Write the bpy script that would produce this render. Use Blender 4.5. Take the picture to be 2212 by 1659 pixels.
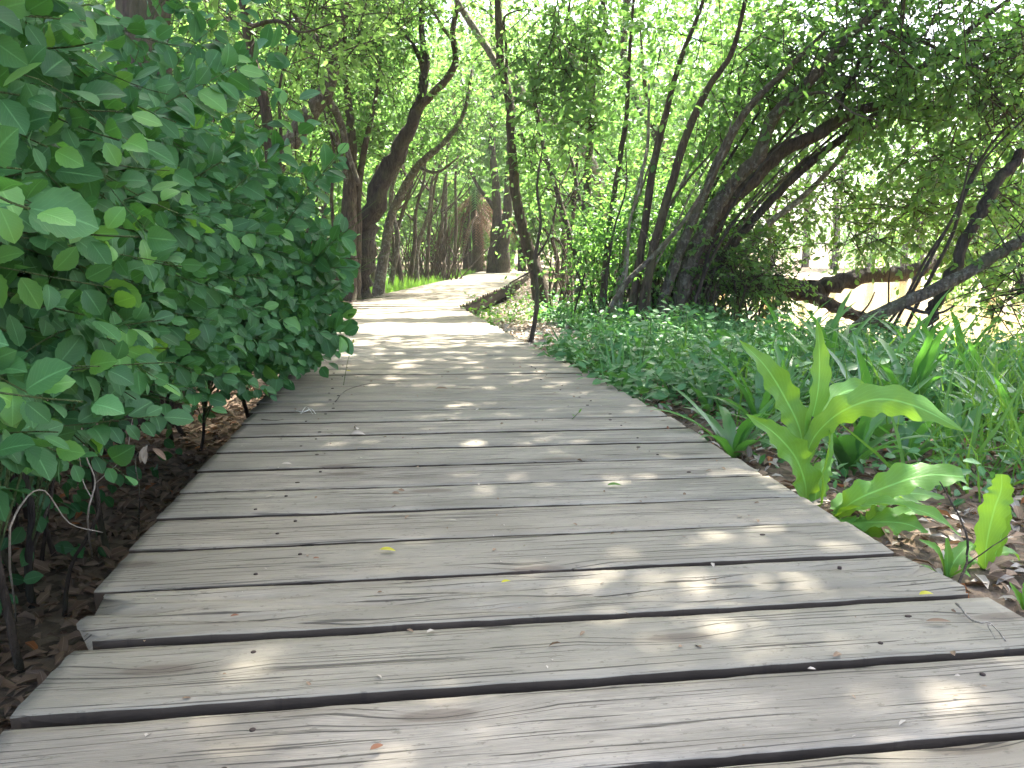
import bpy, math, random
import numpy as np
from mathutils import Vector

for o in list(bpy.data.objects): bpy.data.objects.remove(o)
scn = bpy.context.scene
COL = scn.collection
R = math.radians

# ------------------------------------------------------------------ camera
F = 1700.0                                   # focal length in pixels of a 2212 wide picture
PITCH = math.atan(288.5 / F)
CAMH = 0.62
cam_d = bpy.data.cameras.new('camera'); cam = bpy.data.objects.new('camera', cam_d); COL.objects.link(cam)
cam_d.sensor_width = 36; cam_d.lens = 36 * F / 2212; cam_d.clip_start = .02; cam_d.clip_end = 1500
cam.location = (0, 0, CAMH); cam.rotation_euler = (R(90) - PITCH, 0, 0)
scn.camera = cam

# ------------------------------------------------------------------ sky, sun, exposure
SUN_EL, SUN_AZ = R(62), R(38)                # azimuth measured from +Y towards +X
w = bpy.data.worlds.new('World'); scn.world = w; w.use_nodes = True
nt = w.node_tree; bg = nt.nodes['Background']
sky = nt.nodes.new('ShaderNodeTexSky'); sky.sky_type = 'NISHITA'; sky.sun_disc = False
sky.sun_elevation = SUN_EL; sky.sun_rotation = SUN_AZ
sky.air_density = .8; sky.dust_density = 5.0; sky.ozone_density = .3
nt.links.new(sky.outputs[0], bg.inputs[0]); bg.inputs[1].default_value = .15
sun_d = bpy.data.lights.new('sun', 'SUN'); sun_d.energy = 5.0; sun_d.angle = R(.53); sun_d.color = (1, .95, .86)
sun = bpy.data.objects.new('sun', sun_d); COL.objects.link(sun)
SUNV = np.array([math.sin(SUN_AZ) * math.cos(SUN_EL), math.cos(SUN_AZ) * math.cos(SUN_EL), math.sin(SUN_EL)])
sun.rotation_euler = Vector(SUNV).to_track_quat('Z', 'Y').to_euler()
vs = scn.view_settings
vs.view_transform = 'Standard'; vs.look = 'None'; vs.gamma = 1; vs.use_curve_mapping = False
vs.exposure = 2.95
cy = scn.cycles
cy.max_bounces = 8; cy.diffuse_bounces = 4; cy.glossy_bounces = 2; cy.transmission_bounces = 6; cy.transparent_max_bounces = 4
cy.sample_clamp_indirect = 6; cy.caustics_reflective = False; cy.caustics_refractive = False

# ------------------------------------------------------------------ helpers
rng = np.random.default_rng(7); random.seed(7)
def ray(px, py):
    u = (px - 1106) / F; v = (829.5 - py) / F
    return np.array([u, math.cos(PITCH) + math.sin(PITCH) * v, -math.sin(PITCH) + math.cos(PITCH) * v])
def P(px, py, D):                            # point of the place seen at a pixel, D metres ahead
    d = ray(px, py); t = D / d[1]
    return np.array([0, 0, CAMH]) + d * t
def smooth(a, b, x):
    t = np.clip((np.asarray(x, float) - a) / (b - a), 0, 1); return t * t * (3 - 2 * t)
def nz(x, y, s=1.0, k=0.0):                  # cheap smooth noise, about -1..1
    x = np.asarray(x, float) * s; y = np.asarray(y, float) * s
    return (np.sin(1.7 * x + 2.3 * y + k) + np.sin(-2.9 * x + 1.3 * y + 1.7 * k + 1) + np.sin(3.7 * x + 3.1 * y + 2.3 * k + 2) * .7 + np.sin(5.3 * x - 4.7 * y + k) * .5) / 3.2
CEN = np.array([(.30, -1), (.31, 0), (.12, 1.0), (-.05, 1.9), (-.21, 3.0), (-.50, 4.6), (-.97, 7.3), (-1.47, 10.35), (-1.12, 12.6), (-.85, 15), (-.52, 18.5), (-.23, 23.5), (0, 30)])
def cx(y): return np.interp(y, CEN[:, 1], CEN[:, 0])
def deckz(y): return np.interp(y, [3, 5, 8, 10.3, 12.5, 16, 24], [0, -.025, -.07, -.10, -.03, -.01, 0])
def bankx(y): return np.interp(y, [5, 7, 8, 10, 12, 16, 22, 30, 45], [4.4, 3.0, 2.75, 2.75, 2.9, 2.9, 2.6, 2.4, 3])
def gh(x, y):                                # ground height
    x = np.asarray(x, float); y = np.asarray(y, float)
    off = x - cx(y)
    hr = -.09 - .03 * np.clip(off - .9, 0, 4) - .10 * smooth(5, 9, y)
    hl = -.40 + .30 * smooth(4.5, 8, y) + .06 * smooth(1.0, 3.0, -off) * (1 - smooth(4, 8, y))
    t = smooth(-.85, .8, off)
    h = hl * (1 - t) + hr * t
    h = h - .16 * np.exp(-((off - .5) / .75) ** 2) * smooth(7.5, 9.5, y) * (1 - smooth(15, 19, y))
    h = h - .28 * np.exp(-(off / .62) ** 4)
    m = smooth(-.7, .9, x - bankx(y)) * smooth(4.7, 7.0, y) * (1 - smooth(17, 21, x - .25 * y)) * (1 - smooth(30, 38, y))
    h = h * (1 - m) + (-.85) * m
    h = h + smooth(45, 90, np.hypot(x, y)) * 1.5
    return h + .025 * nz(x, y, 1.3) + .012 * nz(x, y, 4.1, 2)
def AG(px, py, dz=0):                        # ground point seen at a pixel
    d = ray(px, py); t = .5
    for i in range(4000):
        p = np.array([0, 0, CAMH]) + d * t
        if p[2] <= gh(p[0], p[1]) + dz: return p
        t *= 1.004
    return p

ORD = 'first second third fourth fifth sixth seventh eighth ninth tenth eleventh twelfth thirteenth fourteenth fifteenth sixteenth seventeenth eighteenth nineteenth twentieth'.split() + ['twenty-%s' % k for k in 'first second third fourth fifth sixth seventh eighth ninth'.split()] + ['thirtieth'] + ['thirty-%s' % k for k in 'first second third fourth fifth'.split()]
def link(o, parent=None):
    COL.objects.link(o)
    if parent is not None: o.parent = parent
    return o
def tag(o, label=None, cat=None, group=None, kind=None):
    if label: o['label'] = label
    if cat: o['category'] = cat
    if group: o['group'] = group
    if kind: o['kind'] = kind
    return o
def empty(name, loc=(0, 0, 0), rz=0):
    o = bpy.data.objects.new(name, None); link(o); o.location = loc; o.rotation_euler = (0, 0, rz); o.empty_display_size = .1
    return o
def npmesh(name, V, Fc, uv=None, rnd=None, mat=None, smooth_=True):
    """V (n,3); Fc list of face arrays (equal-length per array)"""
    me = bpy.data.meshes.new(name)
    V = np.ascontiguousarray(V, np.float32)
    me.vertices.add(len(V)); me.vertices.foreach_set('co', V.ravel())
    if not isinstance(Fc, list): Fc = [Fc]
    loops = np.concatenate([f.ravel() for f in Fc]).astype(np.int32)
    lens = np.concatenate([np.full(len(f), f.shape[1]) for f in Fc]).astype(np.int32)
    starts = np.concatenate([[0], np.cumsum(lens)[:-1]]).astype(np.int32)
    me.loops.add(len(loops)); me.loops.foreach_set('vertex_index', loops)
    me.polygons.add(len(lens)); me.polygons.foreach_set('loop_start', starts)
    me.update(calc_edges=True)
    if smooth_: me.polygons.foreach_set('use_smooth', np.ones(len(lens), bool))
    if uv is not None:
        l = me.uv_layers.new(name='UVMap'); l.data.foreach_set('uv', np.ascontiguousarray(uv[loops], np.float32).ravel())
    if rnd is not None:
        a = me.attributes.new('rnd', 'FLOAT', 'POINT'); a.data.foreach_set('value', np.ascontiguousarray(rnd, np.float32))
    me.validate()
    if mat: me.materials.append(mat)
    return me
def obj(name, me, parent=None, loc=None):
    o = bpy.data.objects.new(name, me); link(o, parent)
    if loc is not None: o.location = loc
    return o
def unit(a):
    a = np.asarray(a, float); n = np.linalg.norm(a, axis=-1, keepdims=True); return a / np.maximum(n, 1e-9)

# ------------------------------------------------------------------ materials
class NB:
    def __init__(s, name):
        s.m = bpy.data.materials.new(name); s.m.use_nodes = True; s.t = s.m.node_tree; s.t.nodes.clear()
        s.out = s.t.nodes.new('ShaderNodeOutputMaterial')
    def n(s, typ, **kw):
        nd = s.t.nodes.new(typ)
        for k, v in kw.items():
            if k == 'ins':
                for i, val in v.items():
                    if isinstance(val, bpy.types.NodeSocket): s.t.links.new(val, nd.inputs[i])
                    else: nd.inputs[i].default_value = val
            else: setattr(nd, k, v)
        return nd
    def math(s, op, a, b=0.0, c=0.0, clamp=False):
        nd = s.n('ShaderNodeMath', operation=op, ins={0: a, 1: b, 2: c}); nd.use_clamp = clamp; return nd.outputs[0]
    def mix(s, f, a, b, bt='MIX'):
        nd = s.n('ShaderNodeMix', data_type='RGBA', blend_type=bt); nd.clamp_factor = True
        for i, v in ((0, f), (6, a), (7, b)):
            if isinstance(v, bpy.types.NodeSocket): s.t.links.new(v, nd.inputs[i])
            else: nd.inputs[i].default_value = v if i == 0 else (*v, 1)
        return nd.outputs[2]
    def ramp(s, f, stops):
        nd = s.n('ShaderNodeValToRGB', ins={0: f}); e = nd.color_ramp.elements
        while len(e) < len(stops): e.new(.5)
        for el, (p, c) in zip(e, stops): el.position = p; el.color = (c, c, c, 1) if isinstance(c, (int, float)) else (*c, 1)
        return nd.outputs[0]
    def noise(s, vec, scale, detail=3, rough=.55, dist=0.0):
        return s.n('ShaderNodeTexNoise', ins={'Vector': vec, 'Scale': scale, 'Detail': detail, 'Roughness': rough, 'Distortion': dist}).outputs[0]
    def mapv(s, vec, scale=(1, 1, 1), loc=(0, 0, 0)):
        return s.n('ShaderNodeMapping', ins={0: vec, 1: loc, 3: scale}).outputs[0]
    def done(s, sh): s.t.links.new(sh, s.out.inputs[0]); return s.m

def leaf_mat(name, c1, c2, trans, tfac=.4, rough=.45, spec=.4, rib=.35, vein=.07, wave=9, old=None):
    b = NB(name)
    at = b.n('ShaderNodeAttribute', attribute_name='rnd').outputs['Fac']; oi = b.n('ShaderNodeObjectInfo').outputs['Random']
    r = b.math('FRACT', b.math('ADD', at, oi))
    uv = b.n('ShaderNodeUVMap').outputs[0]; sx = b.n('ShaderNodeSeparateXYZ', ins={0: uv})
    av = b.math('ABSOLUTE', sx.outputs[1])
    col = b.mix(r, c1, c2)
    pos = b.n('ShaderNodeNewGeometry').outputs['Position']
    mott = b.noise(pos, 38, 2)
    col = b.mix(b.math('MULTIPLY', mott, .55), col, tuple(x * .55 for x in c1))
    if old: col = b.mix(b.math('GREATER_THAN', r, .965), col, old)
    ribm = b.ramp(av, [(0, 1), (.035, .85), (.08, 0)])
    st = b.math('FRACT', b.math('MULTIPLY', b.math('SUBTRACT', sx.outputs[0], b.math('MULTIPLY', av, .35)), wave))
    vm = b.ramp(st, [(0, 1), (.14, 0), (.86, 0), (1, 1)])
    lit = tuple(min(1, x * 2.1 + .035) for x in c2)
    col = b.mix(b.math('MULTIPLY', ribm, rib), col, lit)
    col = b.mix(b.math('MULTIPLY', vm, vein), col, lit)
    tr = b.mix(r, trans, tuple(x * .72 for x in trans))
    tr = b.mix(b.math('MULTIPLY', ribm, .35), tr, tuple(x * .45 for x in trans))
    bmp = b.n('ShaderNodeBump', ins={'Strength': .15, 'Distance': .003, 'Height': b.math('ADD', vm, b.math('MULTIPLY', ribm, 1.2))}).outputs[0]
    p = b.n('ShaderNodeBsdfPrincipled', ins={'Base Color': col, 'Roughness': rough, 'Normal': bmp})
    p.inputs['Specular IOR Level'].default_value = spec
    t = b.n('ShaderNodeBsdfTranslucent', ins={0: tr})
    ms = b.n('ShaderNodeMixShader', ins={0: tfac, 1: p.outputs[0], 2: t.outputs[0]})
    return b.done(ms.outputs[0])

M = {}
M['bush'] = leaf_mat('bush_leaf', (.018, .074, .026), (.070, .200, .062), (.10, .30, .045), .28, .5, .28)
M['bush_young'] = leaf_mat('bush_young_leaf', (.08, .23, .06), (.12, .30, .06), (.22, .48, .05), .38, .42, .4)
M['canopy'] = leaf_mat('canopy_leaf', (.05, .125, .035), (.09, .185, .055), (.23, .46, .09), .48, .45, .35)
M['canopy_dark'] = leaf_mat('dark_canopy_leaf', (.040, .11, .034), (.075, .165, .048), (.24, .50, .085), .48, .42, .4)
M['canopy_lime'] = leaf_mat('lime_canopy_leaf', (.07, .155, .042), (.115, .21, .06), (.28, .49, .11), .5, .5, .3)
M['dock'] = leaf_mat('dock_leaf', (.095, .25, .05), (.135, .31, .06), (.32, .55, .03), .42, .45, .3, .75, .12, 12)
M['strap'] = leaf_mat('strap_leaf', (.05, .15, .04), (.08, .22, .055), (.16, .44, .05), .36, .30, .55, .15, .0)
M['cover'] = leaf_mat('ground_cover_leaf', (.04, .14, .045), (.11, .27, .09), (.14, .36, .05), .35, .42, .4)
M['grass'] = leaf_mat('grass_blade', (.06, .17, .03), (.11, .26, .04), (.24, .46, .05), .42, .42, .35, .1, 0)
M['litter'] = leaf_mat('dry_leaf', (.13, .085, .055), (.30, .21, .14), (.25, .15, .08), .15, .7, .2, .3, .1, old=(.28, .10, .03))
M['litter_pale'] = leaf_mat('pale_dry_leaf', (.34, .29, .23), (.56, .50, .42), (.3, .22, .13), .12, .7, .2, .25, .1)
M['yellow'] = leaf_mat('yellow_leaf', (.42, .40, .03), (.50, .46, .05), (.5, .45, .03), .3, .5, .3)
M['straw'] = leaf_mat('straw_frond', (.11, .06, .035), (.22, .135, .08), (.16, .09, .045), .2, .7, .2, .2, 0)

def bark_mat(name, c1, c2, moss=.0, lich=.0, sc=9):
    b = NB(name); g = b.n('ShaderNodeNewGeometry').outputs['Position']
    v = b.mapv(g, (1, 1, .22))
    n1 = b.noise(v, sc * 4, 5, .65, .6); n2 = b.noise(g, sc * .5, 3)
    col = b.mix(b.ramp(n1, [(.3, 0), (.7, 1)]), c1, c2)
    if moss: col = b.mix(b.math('MULTIPLY', b.ramp(n2, [(.5, 0), (.62, 1)]), moss), col, (.09, .10, .045))
    if lich:
        n3 = b.noise(g, sc * 2.2, 4, .7); col = b.mix(b.math('MULTIPLY', b.ramp(n3, [(.52, 0), (.6, 1)]), lich), col, (.36, .37, .31))
    bm = b.n('ShaderNodeBump', ins={'Strength': 1.0, 'Distance': .045, 'Height': n1}).outputs[0]
    p = b.n('ShaderNodeBsdfPrincipled', ins={'Base Color': col, 'Roughness': .9, 'Normal': bm}); p.inputs['Specular IOR Level'].default_value = .2
    return b.done(p.outputs[0])
M['bark'] = bark_mat('dark_bark', (.026, .020, .015), (.10, .078, .058), .35)
M['bark_grey'] = bark_mat('grey_bark', (.036, .031, .025), (.125, .105, .08), .35, .25)
M['bark_lichen'] = bark_mat('lichen_bark', (.09, .08, .06), (.25, .225, .17), .3, .75)
M['bark_black'] = bark_mat('black_bark', (.020, .017, .015), (.075, .062, .052), .2)  # darkest of the bark tones
M['twig_pale'] = bark_mat('pale_twig', (.24, .21, .17), (.40, .36, .30))
M['stem_green'] = bark_mat('green_stem', (.05, .085, .03), (.10, .14, .05))

def wood_mat(name, tint=1.0, dark=False):
    b = NB(name)
    tc = b.n('ShaderNodeTexCoord').outputs['Object']; rn = b.n('ShaderNodeObjectInfo').outputs['Random']
    off = b.n('ShaderNodeCombineXYZ', ins={0: b.math('MULTIPLY', rn, 37), 1: b.math('MULTIPLY', rn, 91), 2: b.math('MULTIPLY', rn, 53)}).outputs[0]
    v = b.n('ShaderNodeVectorMath', operation='ADD', ins={0: tc, 1: off}).outputs[0]
    warp = b.noise(b.mapv(v, (1.6, 5, 1)), 1.0, 3)
    vx = b.n('ShaderNodeVectorMath', operation='ADD', ins={0: v, 1: b.n('ShaderNodeCombineXYZ', ins={1: b.math('MULTIPLY', warp, .022)}).outputs[0]}).outputs[0]
    # knots: rare cells pull the grain aside
    vo = b.n('ShaderNodeTexVoronoi', voronoi_dimensions='2D', ins={'Vector': b.mapv(v, (1.5, 5.5, 1)), 'Scale': 1.0, 'Randomness': 1.0}); kd = vo.outputs['Distance']
    krare = b.math('GREATER_THAN', b.n('ShaderNodeSeparateColor', ins={0: vo.outputs['Color']}).outputs[0], .55)
    knot = b.math('MULTIPLY', b.ramp(kd, [(0, 1), (.07, .85), (.09, .3), (.18, 0)]), krare)
    vx = b.n('ShaderNodeVectorMath', operation='ADD', ins={0: vx, 1: b.n('ShaderNodeCombineXYZ', ins={1: b.math('MULTIPLY', b.math('MULTIPLY', b.ramp(kd, [(0, 1), (.25, 0)]), krare), .03)}).outputs[0]}).outputs[0]
    fine = b.noise(b.mapv(vx, (11, 420, 60)), 1.0, 5, .7)
    grain = b.noise(b.mapv(vx, (3.2, 80, 20)), 1.0, 6, .68)
    crk = b.noise(b.mapv(vx, (2.0, 210, 4), (5, 3, 1)), 1.0, 2.5, .5)
    crk2 = b.noise(b.mapv(vx, (.5, 30, 4), (2, 8, 1)), 1.0, 1, .4)
    crm = b.noise(b.mapv(v, (1.8, 9, 1), (9, 1, 4)), 1.0, 2)
    thr = b.math('SUBTRACT', crk, b.math('MULTIPLY', crm, .22))
    crack = b.ramp(thr, [(.0, 0), (.512, 0), (.535, 1)]) if not dark else b.ramp(thr, [(0, 0), (.5, 0), (.6, .6)])
    ridge = b.math('ABSOLUTE', b.math('SUBTRACT', crk2, .5))
    crack = b.math('MAXIMUM', crack, b.math('MULTIPLY', b.ramp(ridge, [(0, 1), (.0035, 1), (.008, 0)]), b.ramp(crm, [(.52, 0), (.6, 1)])))
    blot = b.noise(b.mapv(v, (1.7, 4.2, 1)), 1.6, 4, .6)
    mot = b.noise(b.mapv(v, (5, 16, 1), (3, 7, 2)), 1.0, 5, .7)
    spots = b.noise(b.mapv(v, (45, 110, 1)), 1.0, 3, .7)
    edge = b.math('ABSOLUTE', b.n('ShaderNodeSeparateXYZ', ins={0: tc}).outputs[1])
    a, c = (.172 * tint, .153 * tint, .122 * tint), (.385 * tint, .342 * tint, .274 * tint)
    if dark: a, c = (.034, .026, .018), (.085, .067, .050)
    col = b.mix(b.ramp(grain, [(.15, 0), (.75, 1)]), tuple(x * .35 + y * .65 for x, y in zip(c, a)), c)
    col = b.mix(b.math('MULTIPLY', b.ramp(fine, [(.35, 1), (.6, 0)]), .5), col, tuple(x * .75 for x in a))
    col = b.mix(b.math('MULTIPLY', b.ramp(blot, [(.45, 0), (.68, 1)]), .7), col, tuple(x * .78 for x in a))
    col = b.mix(b.math('MULTIPLY', b.ramp(blot, [(.25, 1), (.45, 0)]), .35), col, (c[0] * 1.15, c[1] * 1.10, c[2] * 1.02))
    col = b.mix(b.math('MULTIPLY', b.ramp(mot, [(.42, 0), (.66, 1)]), .55), col, tuple(x * .85 for x in a))
    col = b.mix(b.math('MULTIPLY', rn, .35), col, (c[0] * .95, c[1] * .88, c[2] * .78))
    rn2 = b.math('FRACT', b.math('MULTIPLY', rn, 17.3)); col = b.mix(b.math('MULTIPLY', rn2, .42), col, tuple(x * .92 for x in a)); rn3 = b.math('FRACT', b.math('MULTIPLY', rn, 41.7)); col = b.mix(b.math('MULTIPLY', rn3, 0 if dark else .22), col, (.20, .205, .15))
    col = b.mix(b.math('MULTIPLY', b.ramp(spots, [(.60, 0), (.70, 1)]), .6), col, (.09, .08, .06) if not dark else (.03, .025, .02))
    col = b.mix(b.math('MULTIPLY', knot, .65), col, (.085, .062, .045))
    col = b.mix(b.math('MULTIPLY', crack, .75), col, (.035, .030, .025))
    hgt = b.math('SUBTRACT', b.math('MULTIPLY', b.math('ADD', grain, b.math('MULTIPLY', fine, .6)), .5), b.math('MULTIPLY', crack, 1.6))
    bm = b.n('ShaderNodeBump', ins={'Strength': .9, 'Distance': .004, 'Height': hgt}).outputs[0]
    p = b.n('ShaderNodeBsdfPrincipled', ins={'Base Color': col, 'Roughness': .82, 'Normal': bm}); p.inputs['Specular IOR Level'].default_value = .22
    return b.done(p.outputs[0])
M['wood'] = wood_mat('weathered_grey_wood')
M['wood_rot'] = wood_mat('rotten_brown_wood', .92)
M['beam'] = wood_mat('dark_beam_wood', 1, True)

def plain(name, c, rough=.7, spec=.3, metal=0):
    b = NB(name); g = b.n('ShaderNodeNewGeometry').outputs['Position']
    n = b.noise(g, 60, 3); col = b.mix(n, tuple(x * .7 for x in c), tuple(min(1, x * 1.25) for x in c))
    p = b.n('ShaderNodeBsdfPrincipled', ins={'Base Color': col, 'Roughness': rough, 'Metallic': metal}); p.inputs['Specular IOR Level'].default_value = spec
    return b.done(p.outputs[0])
M['nail'] = plain('rusty_nail_iron', (.045, .032, .026), .75, .3, .3)
M['rust'] = plain('rust_red_bark_flake', (.17, .075, .04))
M['fibre'] = plain('pale_plant_fibre', (.55, .53, .48))

def ground_mat():
    b = NB('forest_floor'); g = b.n('ShaderNodeNewGeometry').outputs['Position']
    n1 = b.noise(g, 14, 6, .7); n2 = b.noise(g, 1.1, 4); n3 = b.n('ShaderNodeTexVoronoi', ins={'Vector': g, 'Scale': 26.0}); 
    cc = b.n('ShaderNodeSeparateColor', ins={0: n3.outputs['Color']}).outputs[0]
    col = b.mix(b.ramp(n1, [(.3, 0), (.7, 1)]), (.050, .037, .026), (.15, .115, .08))
    col = b.mix(b.math('MULTIPLY', b.math('GREATER_THAN', cc, .45), .5), col, (.24, .18, .125))
    at = b.n('ShaderNodeAttribute', attribute_name='rnd').outputs['Fac']
    sand = b.mix(n1, (.36, .30, .21), (.50, .43, .32))
    col = b.mix(at, col, sand)
    z = b.n('ShaderNodeSeparateXYZ', ins={0: g}).outputs[2]
    bm = b.n('ShaderNodeBump', ins={'Strength': .8, 'Distance': .03, 'Height': b.math('ADD', n1, b.math('MULTIPLY', cc, .4))}).outputs[0]
    p = b.n('ShaderNodeBsdfPrincipled', ins={'Base Color': col, 'Roughness': .92, 'Normal': bm}); p.inputs['Specular IOR Level'].default_value = .15
    return b.done(p.outputs[0])
M['ground'] = ground_mat()
def water_mat():
    b = NB('tea_brown_water'); g = b.n('ShaderNodeNewGeometry').outputs['Position']
    n = b.noise(b.mapv(g, (1, .6, 1)), 5, 3); n2 = b.noise(g, .35, 2)
    col = b.mix(n2, (.27, .18, .07), (.36, .26, .115))
    bm = b.n('ShaderNodeBump', ins={'Strength': .45, 'Distance': .03, 'Height': n}).outputs[0]
    p = b.n('ShaderNodeBsdfPrincipled', ins={'Base Color': col, 'Roughness': .06, 'Normal': bm, 'IOR': 1.33}); p.inputs['Specular IOR Level'].default_value = .5
    return b.done(p.outputs[0])
M['water'] = water_mat()

# ------------------------------------------------------------------ ground and creek
def build_ground():
    r = np.concatenate([np.linspace(-9, 16, 130)]); 
    xs = np.concatenate([[-320, -200, -120, -80, -55, -40, -30, -22, -16, -12], np.linspace(-9, 16, 150), [18, 21, 26, 32, 40, 55, 80, 120, 200, 320]])
    ys = np.concatenate([[-200, -100, -50, -25, -12, -6], np.linspace(-3, 30, 190), [31, 33, 35, 37, 39, 42, 46, 52, 60, 75, 100, 150, 250, 500]])
    X, Y = np.meshgrid(xs, ys); Z = gh(X, Y)
    V = np.stack([X, Y, Z], -1).reshape(-1, 3); n, m = X.shape
    I = np.arange(n * m).reshape(n, m)
    Fq = np.stack([I[:-1, :-1], I[:-1, 1:], I[1:, 1:], I[1:, :-1]], -1).reshape(-1, 4)
    sand = smooth(-.30, -.44, Z + .03 * nz(X, Y, 3)) * smooth(1.3, 2.4, X - cx(Y)) * smooth(4.5, 6, Y)
    me = npmesh('ground', V, Fq, rnd=sand.ravel(), mat=M['ground'])
    o = obj('ground', me); tag(o, 'forest floor of dark earth under the trees', None, None, 'structure')
build_ground()
def build_water():
    xs = np.linspace(1.5, 34, 30); ys = np.linspace(5, 42, 30); X, Y = np.meshgrid(xs, ys)
    V = np.stack([X, Y, np.full_like(X, -.52)], -1).reshape(-1, 3); I = np.arange(900).reshape(30, 30)
    Fq = np.stack([I[:-1, :-1], I[:-1, 1:], I[1:, 1:], I[1:, :-1]], -1).reshape(-1, 4)
    o = obj('creek_water', npmesh('creek_water', V, Fq, mat=M['water'])); tag(o, 'shallow tea brown creek behind the leaning trees', None, None, 'structure')
build_water()

# ------------------------------------------------------------------ boardwalk
walk = empty('boardwalk', (0, 0, 0)); tag(walk, 'weathered grey plank boardwalk curving away into the wood', 'boardwalk', None, 'structure')
def plank_mesh(L, W, T, seed, nx, eL, eR, edge_amp=.0025, rot=False):
    g = np.random.default_rng(seed); ny = len(eL)
    ts = np.linspace(0, 1, nx + 1); rows = np.linspace(-W / 2, W / 2, ny)
    k = g.uniform(0, 20, 8)
    V = []
    for j in range(ny):
        x = -L / 2 + eL[j] + ts * (L - eL[j] - eR[j])
        wob = edge_amp * (.2 * np.sin(x * 4 + k[0] + (j > ny / 2) * 3) + .25 * np.sin(x * 23 + k[1] + j) + .3 * np.sin(x * 61 + k[2] + j) + g.normal(0, .22, nx + 1))
        y = rows[j] + (wob if j in (0, ny - 1) else 0 * x)
        z = .0005 * np.sin(x * 9 + k[3] + j * 2.1) + .0005 * np.sin(x * 31 + k[4] + 3 * j) - (0.0012 if j in (0, ny - 1) else 0)
        if rot: z = z - .006 * np.clip(np.sin(x * 5 + k[5] + j * 1.9) + np.sin(x * 17 + j), 0, 2) * (1 if 0 < j < ny - 1 else 0)
        V.append(np.stack([x, y, z], -1))
    top = np.array(V)                                     # ny, nx+1, 3
    bot = top[[0, -1]].copy(); bot[..., 2] = -T
    side = top[[0, -1]].copy(); side[..., 2] -= .0018; side[0, :, 1] -= .001; side[1, :, 1] += .001
    A = np.concatenate([top.reshape(-1, 3), side.reshape(-1, 3), bot.reshape(-1, 3)])
    n1 = nx + 1; it = np.arange(ny * n1).reshape(ny, n1); is_ = ny * n1 + np.arange(2 * n1).reshape(2, n1); ib = is_ + 2 * n1
    q = [np.stack([it[:-1, :-1], it[:-1, 1:], it[1:, 1:], it[1:, :-1]], -1).reshape(-1, 4)]
    def strip(a, b_): return np.stack([a[:-1], b_[:-1], b_[1:], a[1:]], -1)
    q += [strip(it[0], is_[0]), strip(is_[0], ib[0]), strip(is_[1], it[-1]), strip(ib[1], is_[1]), strip(ib[0], ib[1])]
    quads = np.concatenate(q)
    ends = []
    for e, sgn in ((0, 1), (nx, -1)):
        loop = list(it[:, e]) + [is_[1, e], ib[1, e], ib[0, e], is_[0, e]]
        ends.append(loop if sgn > 0 else loop[::-1])
    me = npmesh('plank', A, [quads, np.array(ends)], mat=M['wood_rot'] if rot else M['wood'], smooth_=False)
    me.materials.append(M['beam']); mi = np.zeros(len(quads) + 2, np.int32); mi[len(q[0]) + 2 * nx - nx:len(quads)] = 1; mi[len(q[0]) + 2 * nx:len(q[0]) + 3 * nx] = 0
    me.polygons.foreach_set('material_index', mi); return me

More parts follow.
